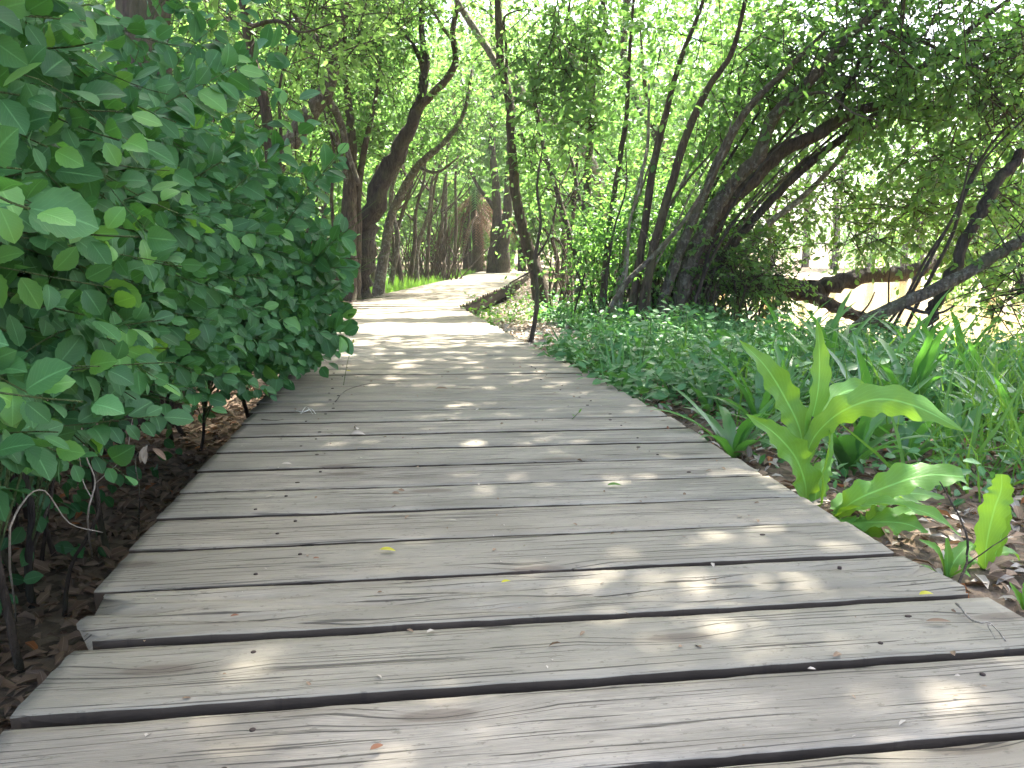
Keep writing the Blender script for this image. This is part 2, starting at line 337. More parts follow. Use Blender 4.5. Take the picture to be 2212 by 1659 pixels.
nail_me = None
def nail_mesh():
    n = 8; a = np.linspace(0, 2 * math.pi, n, endpoint=False)
    ring = lambda r, z: np.stack([r * np.cos(a), r * np.sin(a), np.full(n, z)], -1)
    V = np.concatenate([ring(.0050, -.004), ring(.0050, .0006), ring(.0036, .0014), [[0, 0, .0016]]])
    q = [[i + k, (i + 1) % n + k, (i + 1) % n + k + n, i + k + n] for k in (0, n) for i in range(n)]
    t = [[2 * n + i, 2 * n + (i + 1) % n, 3 * n] for i in range(n)]
    return npmesh('nail', V, [np.array(q), np.array(t)], mat=M['nail'])
nail_me = nail_mesh()
def deck():
    g = np.random.default_rng(3)
    gaps = {0: .022, 1: .023, 2: .026, 3: .024, 4: .019, 5: .015, 6: .016, 7: .014, 8: .017, 9: .014, 10: .017}
    y = .668 - .199 * 3; k = -3; sec2 = False
    while y < 23.9:
        y += .199 + g.normal(0, .002)
        k += 1
        if not sec2 and y > 10.3: sec2 = True; y += .02
        yc = y - .199 / 2 - .0
        W = .199 - gaps.get(k, g.choice([.013, .016, .019, .023])) 
        ang = np.interp(yc, [1, 2.5, 4, 6, 10.2, 10.5, 24], [7.5, 5.5, 3.5, 1.0, 2.5, -5, -5])
        L = 1.59 if yc < 6 else np.interp(yc, [6, 10.3, 10.5, 24], [1.58, 1.54, 1.56, 1.5])
        ny = 9 if yc < 3 else (5 if yc < 8 else 3); nx = 64 if yc < 3 else (22 if yc < 8 else 6)
        rot = (k == 4)
        eL = np.abs(g.normal(0, .002, ny)) + g.uniform(0, .006); eR = np.abs(g.normal(0, .002, ny)) + g.uniform(0, .008)
        if rot:
            ny = 15; eL = np.array([.05, .045, .05, .012, .006, .0, .004, .008, .012, .055, .07, .05, .012, .006, .004]); eR = np.array([.012, .006, .0, .0, .01, .004, .05, .075, .06, .03, .045, .02, .03, .025, .02])
        if k == 3: eL = eL + np.linspace(.0, .012, ny)
        me = plank_mesh(L, W, .04, 100 + k, nx, eL, eR, .0018 if yc < 8 else .003, rot)
        o = obj('plank', me, walk)
        xc = float(cx(yc)) + g.normal(0, .006)
        # centreline x is given at the plank's own middle
        o.location = (xc, yc, float(deckz(yc)) + g.normal(0, .0011) + (.012 if 10.3 < yc < 10.55 else 0))
        o.rotation_euler = (g.normal(0, .004), g.normal(0, .0012) , R(ang + g.normal(0, .12)))
        if k == 4: o['label'] = 'rotten plank with a jagged left end'
        if yc < 4.6:
            for sx, base in ((-1, .30), (1, .24)):
                for sy in (-.28, .27):
                    if g.random() < .3: continue
                    nl = obj('nail', nail_me, o)
                    nl.location = (sx * (L / 2 - base) + g.normal(0, .03), sy * W + g.normal(0, .008), .001); nl.scale = (.85, .8, 1) if g.random() > .3 else (1.3, .8, 1)
    # beams under the planks
    def beam(y0, y1, off, wd=.05, h=.15, drop=.042, n=8):
        ys = np.linspace(y0, y1, n); xs = cx(ys) + off; zs = deckz(ys) - drop
        V = []
        for a, bb, c in zip(xs, ys, zs): V += [(a - wd / 2, bb, c), (a + wd / 2, bb, c), (a + wd / 2, bb, c - h), (a - wd / 2, bb, c - h)]
        q = []
        for i in range(n - 1):
            for j in range(4): q.append([4 * i + j, 4 * i + (j + 1) % 4, 4 * i + 4 + (j + 1) % 4, 4 * i + 4 + j])
        q += [[3, 2, 1, 0], [4 * n - 4, 4 * n - 3, 4 * n - 2, 4 * n - 1]]
        obj('beam', npmesh('beam', np.array(V), np.array(q), mat=M['beam'], smooth_=False), walk)
    for off in (-.5, 0, .55): beam(.1, 5, off); beam(5.02, 10.3, off)
    for off in (-.68, 0, .70): beam(10.36, 17, off, .06, .19); beam(17.02, 23.8, off, .06, .19)
    for yy in (10.6, 13.2, 15.8, 18.4):                   # posts carrying the raised far stretch
        for off in (-.62, .62):
            x0 = float(cx(yy)) + off; z1 = float(deckz(yy)) - .23; s = .055
            V = [(x0 + a * s, yy + bb * s, zz) for zz in (-.9, z1) for a, bb in ((-1, -1), (1, -1), (1, 1), (-1, 1))]
            q = [[0, 1, 5, 4], [1, 2, 6, 5], [2, 3, 7, 6], [3, 0, 4, 7], [4, 5, 6, 7]]
            obj('post', npmesh('post', np.array(V), np.array(q), mat=M['beam'], smooth_=False), walk)
deck()

# ------------------------------------------------------------------ leaf and branch machinery
def leaf_template(n=8, wd=.5, serr=.0, fold=.12, curl=.15, peak=.42, seed=0):
    """leaf along +x (length 1), normal +z. returns V, tris/quads, uv"""
    g = np.random.default_rng(seed)
    t = np.linspace(0, 1, n + 1)
    prof = np.sin(np.pi * t ** (math.log(.5) / math.log(peak))) ** .72 * wd / 2
    prof[0] = .012; prof[-1] = 0
    V, uv = [], []
    for i, ti in enumerate(t):
        zc = -curl * (ti - .3) ** 2
        ws = prof[i] * (1 + serr * (1 if i % 2 else -1) * (0 < i < n))
        V += [(ti, ws, zc + fold * prof[i] * 2), (ti, 0, zc), (ti, -ws, zc + fold * prof[i] * 2)]
        uv += [(ti, 1 if ws > .02 else .3), (ti, 0), (ti, -1 if ws > .02 else -.3)]
    q, tr = [], []
    for i in range(n):
        a = 3 * i
        if i < n - 1: q += [[a, a + 1, a + 4, a + 3], [a + 1, a + 2, a + 5, a + 4]]
        else: tr += [[a, a + 1, a + 4], [a + 1, a + 2, a + 4]]
    V = V[:3 * n] + [V[3 * n + 1]]; uv = uv[:3 * n] + [uv[3 * n + 1]]
    tr = [[3 * n if k == a + 4 else k for k in f] for f in tr for a in [3 * (n - 1)]]
    return np.array(V, float), [np.array(q), np.array(tr)], np.array(uv, float)
# 7-vertex leaf
TM = (np.array([(0, 0, 0), (.38, .26, .05), (.40, 0, 0), (.38, -.26, .05), (.78, .19, -.02), (.76, 0, -.06), (.78, -.19, -.02), (1, 0, -.13)], float),
      [np.array([[0, 2, 1], [0, 3, 2], [4, 5, 7], [5, 6, 7]]), np.array([[1, 2, 5, 4], [2, 3, 6, 5]])],
      np.array([(0, 0), (.38, 1), (.4, 0), (.38, -1), (.78, 1), (.76, 0), (.78, -1), (1, 0)], float))
TD = (np.array([(0, 0, 0), (.5, .30, .06), (1, 0, -.08), (.5, -.30, .06)], float), [np.array([[0, 2, 1], [0, 3, 2]])],
      np.array([(0, 0), (.5, 1), (1, 0), (.5, -1)], float))
TG = (np.array([(0, .02, 0), (0, -.02, 0), (.5, .016, 0), (.5, -.016, 0), (1, 0, -.12)], float), [np.array([[2, 3, 4]]), np.array([[0, 1, 3, 2]])],
      np.array([(0, 1), (0, -1), (.5, 1), (.5, -1), (1, 0)], float))
def cloud(name, pts, dirs, norms, sizes, tmpl, mat, parent=None, wid=None, origin=(0, 0, 0)):
    V0, Fs, uv0 = tmpl; N = len(pts); nv = len(V0)
    if N == 0: return None
    x = unit(dirs); y = unit(np.cross(norms, x)); z = np.cross(x, y)
    s = np.asarray(sizes, float)[:, None, None]
    sw = s if wid is None else s * np.asarray(wid)[:, None, None]
    V = pts[:, None, :] + (V0[None, :, 0:1] * s) * x[:, None, :] + (V0[None, :, 1:2] * sw) * y[:, None, :] + (V0[None, :, 2:3] * s) * z[:, None, :]
    V = V.reshape(-1, 3) - np.asarray(origin)
    offs = (np.arange(N) * nv)
    Fc = [(f[None] + offs[:, None, None]).reshape(-1, f.shape[1]) for f in Fs]
    me = npmesh(name, V, Fc, np.tile(uv0, (N, 1)), np.repeat(np.random.default_rng(N).random(N), nv), mat, smooth_=False)
    o = obj(name, me, parent); o['kind'] = 'stuff'
    return o
def catmull(pts, rad, sub):
    pts = np.asarray(pts, float); rad = np.asarray(rad, float)
    if len(pts) < 3: sub = max(sub, 3)
    pp = np.vstack([2 * pts[0] - pts[1], pts, 2 * pts[-1] - pts[-2]])
    out, ro = [], []
    for i in range(1, len(pp) - 2):
        for k in range(sub):
            t = k / sub; a, b_, c, d = pp[i - 1], pp[i], pp[i + 1], pp[i + 2]
            out.append(.5 * ((2 * b_) + (c - a) * t + (2 * a - 5 * b_ + 4 * c - d) * t * t + (3 * b_ - a - 3 * c + d) * t ** 3))
            ro.append(rad[i - 1] * (1 - t) + rad[i] * t)
    out.append(pts[-1]); ro.append(rad[-1])
    return np.array(out), np.array(ro)
def tube(pts, rad, sides=8, rough=.0, seed=0):
    g = np.random.default_rng(seed)
    n = len(pts); T = unit(np.gradient(pts, axis=0))
    ref = np.array([.3, .9, .1]); U = unit(np.cross(T, ref)); W = np.cross(T, U)
    a = np.linspace(0, 2 * math.pi, sides, endpoint=False)
    rr = rad[:, None] * (1 + rough * g.normal(0, 1, (n, sides)))
    V = pts[:, None] + rr[..., None] * (np.cos(a)[None, :, None] * U[:, None] + np.sin(a)[None, :, None] * W[:, None])
    I = np.arange(n * sides).reshape(n, sides); J = np.roll(I, -1, 1)
    q = np.stack([I[:-1], J[:-1], J[1:], I[1:]], -1).reshape(-1, 4)
    V = V.reshape(-1, 3)
    caps = np.array([I[0][::-1], I[-1]])
    return V, q, caps
def limb_obj(name, pts, rad, mat, parent, sides=9, sub=5, rough=.05, wob=0.0, seed=0):
    c, r = catmull(pts, rad, sub)
    g = np.random.default_rng(seed + len(c))
    if wob: c[1:-1] += g.normal(0, wob, c[1:-1].shape) * r[1:-1, None]
    V, q, cp = tube(c, r, sides, rough, seed)
    o = obj(name, npmesh(name, V, [q, cp], mat=mat), parent)
    return o, c, r
def tubes_obj(name, lines, mat, parent, sides=4, kind='stuff'):
    Vs, Qs, n = [], [], 0
    for p, r in lines:
        V, q, _ = tube(np.asarray(p, float), np.asarray(r, float), sides); Vs.append(V); Qs.append(q + n); n += len(V)
    if not Vs: return None
    o = obj(name, npmesh(name, np.concatenate(Vs), [np.concatenate(Qs)], mat=mat), parent)
    if kind: o['kind'] = kind
    return o
def rdir(n, up=0.0, g=rng):
    d = g.normal(0, 1, (n, 3)); d[:, 2] += up; return unit(d)

# wanted sun patches (ground metres); crown leaves above them are carved out
HOLES = [(-.70, 6.9, 1.1, .75, 1.0), (-1.45, 8.9, 1.2, .9, .95), (-1.5, 10.6, 1.2, .8, .95), (.9, 9.2, .9, 1.9, 1.0), (.9, 12.5, 1.1, 2.6, 1.0), (-.9, 13.0, .9, 1.5, .7), (-.6, 17, 1.2, 2.2, .75), (-2.6, 17, .9, 3.5, .9),
         (.52, 1.70, .36, .18, .46), (.2, 1.42, .4, .15, .45), (.55, 1.22, .45, .14, .42), (-.1, 2.05, .3, .14, .42), (.6, .95, .5, .16, .42), (-.4, 4.5, 1.0, .7, .55), (-.6, 5.7, .9, .5, .72), (.1, 2.5, .5, .14, .5), (.0, 3.0, .6, .16, .5), (.45, 2.1, .25, .12, .5), (-.2, 3.7, .5, .2, .5), (-.3, 1.0, .25, .1, .4),
         (.92, 2.02, .28, .28, .72), (1.25, 1.9, .35, .35, .6), (1.6, 2.0, .5, .5, .6), (2.0, 3.2, .6, .6, .62), (1.4, 6.0, 1.1, 1.0, .66), (2.6, 4.6, .8, .8, .6), (1.1, 4.2, .5, .5, .6), (7, 13, 3, 3.5, 1.0), (6.5, 18, 4, 7, 1.0), (10, 14, 6, 8, 1), (-1.0, 4.3, .35, .4, .5), (.6, 7.2, .8, .8, .8)]
def openness(pts):
    q = pts - SUNV * (pts[:, 2:3] / SUNV[2])
    o = np.zeros(len(pts))
    for x, y, rx, ry, s in HOLES:
        d = ((q[:, 0] - x) / rx) ** 2 + ((q[:, 1] - y) / ry) ** 2
        o = np.maximum(o, s * (1 - smooth(.55, 1.35, d + .35 * nz(q[:, 0], q[:, 1], 3.2))))
    return o
def ok_leaf(pts, carve=True):
    x, y, z = pts.T
    keep = np.ones(len(pts), bool)
    keep &= ~((np.abs(x - cx(y)) < 1.0) & (z < 2.0) & (y > -1) & (y < 25))
    keep &= ~((y < 5.5) & (y > 0) & (np.abs(x) < .80 * y + .5) & (z < CAMH + .30 * y + .15))        # open air in front of the lens
    keep &= z > gh(x, y) + .03
    if carve: keep &= rng.random(len(pts)) > openness(pts)
    return keep
def twig_leaves(starts, dirs, length, per, size, droop=.25, spread=.5, flat=.55):
    """leaves set along short twigs; returns pts, dirs, normals, sizes"""
    n = len(starts)
    t = rng.random((n, per)) * .95 + .05
    L = (length * rng.uniform(.6, 1.3, n))[:, None]
    base = starts[:, None] + dirs[:, None] * (t * L)[..., None]
    base[..., 2] -= droop * (t * L) ** 2 * .6
    off = rng.normal(0, 1, (n, per, 3)); off[..., 2] *= .6
    ld = unit(dirs[:, None] * .5 + off * spread + np.array([0, 0, -.25]))
    nn = unit(rng.normal(0, 1, (n, per, 3)) * flat + np.array([0, 0, .75]))
    sz = size * rng.uniform(.6, 1.25, (n, per))
    return base.reshape(-1, 3), ld.reshape(-1, 3), nn.reshape(-1, 3), sz.ravel()
def fill(centers, twigs, per, size, tl=.45):
    """centers: list of (c, radii, share)"""
    S, D = [], []
    tot = sum(c[2] for c in centers)
    for c, r, s in centers:
        k = int(twigs * s / tot)
        u = rdir(k) * (rng.random(k) ** .40)[:, None]
        # clumping: pull twigs to a few sub centres
        kc = max(3, k // 28); sc = rdir(kc) * (rng.random(kc) ** .4)[:, None]
        idx = rng.integers(0, kc, k); cl = rng.random(k) < .7
        u[cl] = sc[idx[cl]] + rng.normal(0, .17, (cl.sum(), 3))
        p = np.asarray(c) + u * np.asarray(r)
        S.append(p); D.append(unit(u * .8 + rng.normal(0, .6, (k, 3)) + np.array([0, 0, .1])))
    S = np.concatenate(S); D = np.concatenate(D)
    return S, D, twig_leaves(S, D, tl, per, size)
def crown(t, centers, twigs, per, size, mat, tmpl=TM, tl=.45, carve=True, twigmesh=True, tmat='bark', name='crown'):
    S, D, (p, d, nn, s) = fill(centers, twigs, per, size, tl)
    k = ok_leaf(p, carve)
    cloud(name, p[k], d[k], nn[k], s[k], tmpl, M[mat], t, origin=t.location)
    if twigmesh:
        ks = ok_leaf(S) & ok_leaf(S + D * tl); lines = []
        for a, b_ in zip(S[ks][::2], D[ks][::2]):
            o = np.array(t.location)
            lines.append((np.array([a - b_ * tl * .5 - o, a + b_ * tl * .4 - o, a + b_ * tl - np.array([0, 0, .04]) - o]), [.007, .005, .002]))
        tubes_obj('twigs', lines, M[tmat], t, 3)
def px_limb(t, name, nodes, mat, sides=9, rough=.05, wob=.06, sub=5, ground=False, seed=0):
    """nodes (px, py, D, width px)"""
    pts = np.array([P(a, b_, c) for a, b_, c, _ in nodes]); rad = np.array([wd * .5 * c / F for _, _, c, wd in nodes])
    if ground:
        g0 = pts[0].copy(); g0[2] = float(gh(g0[0], g0[1])) - .12
        if pts[0][2] > g0[2] + .1: pts = np.vstack([g0, pts]); rad = np.concatenate([[rad[0] * 1.5], rad])
        else: pts[0] = g0; rad[0] *= 1.35
    return limb_obj(name, pts - np.array(t.location), rad, mat, t, sides, sub, rough, wob, seed + int(nodes[0][0]))
def new_tree(px, py, D, label, group, name='tree', cat='tree'):
    p = P(px, py, D); t = empty(name, (p[0], p[1], float(gh(p[0], p[1])))); tag(t, label, cat, group); return t
def side_branches(t, c, r, n, length, mat, f0=.3, seed=1, up=.4, name='branches'):
    g = np.random.default_rng(seed); lines = []
    for i in range(n):
        k = int(g.uniform(f0, .98) * (len(c) - 1)); a = c[k]
        d = unit(g.normal(0, 1, 3) + np.array([0, 0, up]) + .7 * unit(c[min(k + 1, len(c) - 1)] - c[max(k - 1, 0)]))
        L = length * g.uniform(.5, 1.3); pts = [a]; 
        for s in range(5): d = unit(d + g.normal(0, .25, 3) + np.array([0, 0, .05])); pts.append(pts[-1] + d * L / 5)
        r0 = min(r[k] * .55, .03); lines.append((pts, np.linspace(r0, .003, 6)))
        for s in range(2):
            b0 = pts[g.integers(2, 5)]; d2 = unit(d + g.normal(0, .7, 3)); lines.append(([b0, b0 + d2 * L * .2, b0 + d2 * L * .38 + np.array([0, 0, -.03])], [r0 * .4, r0 * .3, .002]))
    tubes_obj(name, lines, M[mat], t, 4)
    return lines

# ------------------------------------------------------------------ trees that can be told apart
def T_left_big():
    t = new_tree(322, 760, 4.6, 'thick dark furrowed trunk standing inside the left leafy bushes', None, 'oak_tree')
    o, c, r = px_limb(t, 'trunk', [(330, 800, 4.6, 118), (322, 560, 4.6, 108), (312, 300, 4.6, 104), (312, 60, 4.65, 100), (320, -250, 4.7, 92), (300, -700, 4.8, 70)], M['bark'], 14, .09, .05, ground=True)
    px_limb(t, 'limb', [(318, -200, 4.7, 50), (480, -420, 5.2, 40), (800, -640, 5.8, 26)], M['bark'])
    px_limb(t, 'limb', [(312, -120, 4.68, 46), (100, -380, 4.4, 34), (-260, -640, 4.2, 20)], M['bark'])
    crown(t, [((-2.8, 5.2, 4.6), (2.2, 2.4, 1.5), 1), ((-1.2, 6.0, 5.2), (1.6, 2.4, 1.2), .6)], 700, 12, .085, 'canopy')
T_left_big()
def T_left_thin():
    t = new_tree(590, 470, 7.2, 'slim straight brown trunk rising just behind the left bushes', None)
    o, c, r = px_limb(t, 'trunk', [(598, 600, 7.2, 27), (590, 390, 7.2, 25), (572, 226, 7.2, 22), (544, 122, 7.2, 21), (526, 0, 7.2, 20), (500, -260, 7.3, 16), (505, -520, 7.4, 9)], M['bark'], ground=True)
    px_limb(t, 'limb', [(601, 420, 7.25, 9), (607, 300, 7.25, 8), (603, 200, 7.2, 6), (622, 90, 7.2, 5), (632, -40, 7.2, 4)], M['bark'], 6)
    px_limb(t, 'limb', [(530, 60, 7.2, 10), (600, 45, 7.0, 8), (650, 70, 6.8, 5), (720, 50, 6.7, 3)], M['bark'], 6)
    crown(t, [(P(560, 60, 7.2), (.9, .9, .7), .6), (P(620, 210, 7.6), (.6, .6, .6), .35), (P(600, -260, 7.4), (1.6, 1.4, 1.1), 1)], 520, 12, .07, 'canopy_lime')
T_left_thin()
def T_left_lean():
    t = new_tree(560, 420, 9.0, 'stout trunk leaning right with pale bark, left of the path', None)
    px_limb(t, 'trunk', [(520, 560, 9.0, 50), (560, 430, 9.0, 46), (608, 333, 9.0, 42), (660, 262, 9.0, 38), (712, 180, 9.0, 30), (722, 100, 9.0, 22), (750, 0, 9.0, 18), (770, -200, 9, 10)], M['bark_grey'], 11, .06, ground=True)
    px_limb(t, 'limb', [(704, 205, 9.0, 18), (735, 262, 9.1, 16), (752, 330, 9.2, 12), (776, 400, 9.3, 10)], M['bark_grey'], 7)
    px_limb(t, 'limb', [(712, 175, 9.0, 16), (690, 90, 8.9, 12), (640, 40, 8.9, 9), (600, -60, 8.8, 6)], M['bark_grey'], 7)
    crown(t, [(P(680, 60, 9.2), (1.2, 1.0, .8), 1), (P(620, 250, 9.6), (.8, .8, .7), .6), (P(760, -250, 9.2), (2.0, 1.6, 1.2), 1)], 800, 12, .066, 'canopy_lime')
T_left_lean()
def T_left_cluster():
    t = new_tree(752, 625, 11.2, 'dark tree of several close stems at the left path edge', None)
    px_limb(t, 'trunk', [(748, 632, 11.2, 44), (752, 520, 11.2, 40), (756, 420, 11.2, 30), (760, 300, 11.2, 19), (752, 215, 11.2, 15), (742, 100, 11.3, 12), (748, -60, 11.3, 8)], M['bark'], 10, .08, ground=True)
    px_limb(t, 'stem', [(768, 634, 11.3, 24), (772, 500, 11.3, 20), (775, 400, 11.3, 16), (792, 300, 11.2, 12), (810, 220, 11.2, 9), (826, 100, 11.2, 6)], M['bark'], 8, ground=True)
    px_limb(t, 'limb', [(757, 420, 11.2, 14), (742, 360, 11.1, 13), (724, 290, 11.0, 12), (704, 222, 11.0, 10), (690, 130, 11, 7)], M['bark_grey'], 7)
    px_limb(t, 'stem', [(728, 640, 11.0, 12), (724, 520, 11.0, 10), (716, 430, 11.0, 8), (722, 330, 11.0, 7), (700, 240, 11, 5)], M['bark'], 6, ground=True)
    crown(t, [(P(760, 120, 11.4), (1.0, .9, .9), 1), (P(740, 300, 11.8), (.7, .7, .6), .45), (P(800, -180, 11.3), (1.9, 1.7, 1.3), 1)], 1120, 12, .07, 'canopy')
T_left_cluster()
def T_left_burnt():
    t = new_tree(790, 640, 11.6, 'thick dark trunk leaning right with a reddish split, beside the path', None)
    px_limb(t, 'trunk', [(786, 640, 11.6, 34), (786, 560, 11.6, 40), (796, 480, 11.6, 44), (836, 375, 11.5, 40), (878, 290, 11.4, 31), (906, 220, 11.3, 22), (918, 165, 11.3, 17), (912, 56, 11.3, 13), (906, -80, 11.3, 9)], M['bark_black'], 12, .12, .2, ground=True)
    px_limb(t, 'limb', [(900, 235, 11.3, 18), (955, 182, 11.2, 17), (984, 134, 11.2, 15), (978, 70, 11.1, 12), (990, 0, 11.1, 11), (1000, -140, 11.1, 7)], M['bark'], 8)
    px_limb(t, 'limb', [(921, 180, 11.3, 11), (900, 110, 11.3, 10), (880, 82, 11.3, 6), (850, 40, 11.3, 5)], M['bark'], 6)
    px_limb(t, 'limb', [(976, 84, 11.1, 8), (958, 62, 11.1, 7), (930, 8, 11.0, 5), (915, -60, 11, 4)], M['bark'], 6)
    crown(t, [(P(900, 110, 11.8), (1.2, .9, .9), 1), (P(880, 330, 12.4), (.6, .6, .5), .2), (P(920, -160, 11.4), (2.0, 1.9, 1.3), 1)], 1240, 12, .068, 'canopy')
T_left_burnt()
def T_left_slant():
    t = new_tree(822, 610, 12.6, 'thin grey trunk leaning right behind the dark split trunk', None)
    px_limb(t, 'trunk', [(818, 620, 12.6, 26), (832, 540, 12.6, 22), (846, 464, 12.6, 19), (884, 387, 12.6, 18), (916, 345, 12.6, 15), (955, 312, 12.6, 12), (1000, 250, 12.7, 9), (1020, 150, 12.7, 6)], M['bark_grey'], 8, ground=True)
    px_limb(t, 'limb', [(905, 362, 12.6, 8), (945, 372, 12.4, 6), (990, 340, 12.3, 4)], M['bark_grey'], 6)
    crown(t, [(P(985, 260, 12.9), (.8, .8, .6), 1), (P(920, 420, 13.4), (.6, .7, .4), .25)], 520, 12, .065, 'canopy')
T_left_slant()
def T_path_end():
    t = new_tree(1074, 575, 22.5, 'pair of joined dark trunks where the boardwalk ends', None)
    px_limb(t, 'trunk', [(1066, 578, 22.5, 30), (1068, 520, 22.5, 21), (1074, 460, 22.5, 19), (1070, 390, 22.5, 17), (1062, 300, 22.5, 13), (1066, 160, 22.5, 9), (1060, 0, 22.5, 6)], M['bark'], 9, .07, ground=True)
    px_limb(t, 'trunk', [(1086, 578, 22.4, 34), (1088, 520, 22.4, 25), (1096, 450, 22.4, 20), (1100, 380, 22.4, 17), (1104, 280, 22.4, 13), (1120, 140, 22.4, 8)], M['bark'], 9, .07, ground=True)
    px_limb(t, 'limb', [(1070, 455, 22.5, 11), (1052, 428, 22.6, 10), (1036, 408, 22.6, 8), (1010, 360, 22.7, 5)], M['bark'], 7)
    crown(t, [(P(1070, 230, 22.8), (1.6, 1.4, 1.5), 1), (P(1040, 330, 23.5), (1.0, 1.0, .6), .5), (P(1080, -40, 22.8), (3, 2.6, 1.8), 1)], 1240, 12, .09, 'canopy', TD)
T_path_end()
def T_center():
    t = new_tree(1175, 672, 10.8, 'slender tree bowing left over the path with a lichen fork', None)
    px_limb(t, 'trunk', [(1182, 682, 10.8, 38), (1160, 600, 10.8, 32), (1142, 537, 10.8, 26), (1124, 470, 10.7, 22), (1112, 400, 10.7, 21), (1106, 309, 10.6, 19), (1097, 202, 10.6, 18), (1082, 155, 10.6, 18), (1079, 80, 10.5, 17), (1076, 0, 10.5, 15), (1074, -160, 10.5, 11)], M['bark'], 10, .06, ground=True)
    px_limb(t, 'limb', [(1086, 165, 10.6, 15), (1060, 118, 10.6, 15), (1034, 77, 10.6, 15), (1008, 36, 10.6, 14), (984, -10, 10.6, 13), (950, -120, 10.6, 8)], M['bark_lichen'], 8)
    px_limb(t, 'limb', [(1092, 175, 10.6, 7), (1094, 110, 10.5, 6), (1088, 50, 10.5, 6), (1098, 30, 10.4, 4), (1130, 20, 10.3, 3)], M['bark'], 6)
    px_limb(t, 'limb', [(1112, 300, 10.6, 6), (1128, 290, 10.5, 5), (1136, 340, 10.5, 3)], M['bark'], 5)
    crown(t, [(P(1130, 60, 10.4), (.9, .9, .8), 1), (P(1180, 330, 10.2), (.35, .5, .6), .35), (P(1040, 20, 10.8), (1.0, 1.2, .7), .7), (P(1060, -240, 10.6), (2.2, 2.4, 1.3), 1.3)], 1280, 11, .072, 'canopy')
T_center()
def T_center_right():
    t = new_tree(1258, 650, 9.6, 'crooked slim tree right of the path with rounded bright leaves', None)
    px_limb(t, 'trunk', [(1252, 660, 9.6, 27), (1258, 540, 9.6, 22), (1266, 430, 9.6, 18), (1278, 258, 9.5, 13), (1282, 138, 9.5, 12), (1308, 60, 9.4, 11), (1300, -20, 9.4, 9), (1296, -200, 9.4, 6)], M['bark_grey'], 8, ground=True)
    px_limb(t, 'limb', [(1246, 560, 9.7, 14), (1205, 420, 9.9, 11), (1170, 300, 10, 9), (1153, 180, 10.0, 8), (1180, 110, 9.9, 7), (1222, 60, 9.8, 6), (1233, -20, 9.8, 5)], M['bark'], 7)
    px_limb(t, 'limb', [(1262, 480, 9.6, 9), (1230, 330, 9.8, 7), (1190, 250, 9.9, 4)], M['bark_grey'], 6)
    crown(t, [(P(1260, 210, 9.2), (.7, .6, .7), 1), (P(1200, 60, 9.0), (.7, .6, .6), .8), (P(1300, 330, 9.5), (.55, .5, .5), .5), (P(1280, 480, 9.8), (.45, .4, .35), .35), (P(1280, -230, 9.4), (1.8, 2.0, 1.2), 1.3)], 1400, 10, .078, 'canopy')
T_center_right()
def T_far_limb():
    t = new_tree(1290, 500, 15.0, 'pale mossy trunk slanting down right behind the slim trees', None)
    px_limb(t, 'trunk', [(1330, 560, 15, 26), (1290, 380, 15, 22), (1235, 292, 15, 19), (1196, 268, 15, 16), (1162, 245, 15, 14), (1110, 170, 15, 10), (1060, 90, 15, 7)], M['bark_lichen'], 9, .06, ground=True)
    crown(t, [(P(1150, 130, 15.4), (1.6, 1.2, 1.2), 1), (P(1250, 380, 15.8), (1.2, 1.0, .9), .5)], 840, 12, .075, 'canopy_lime', TD)
T_far_limb()

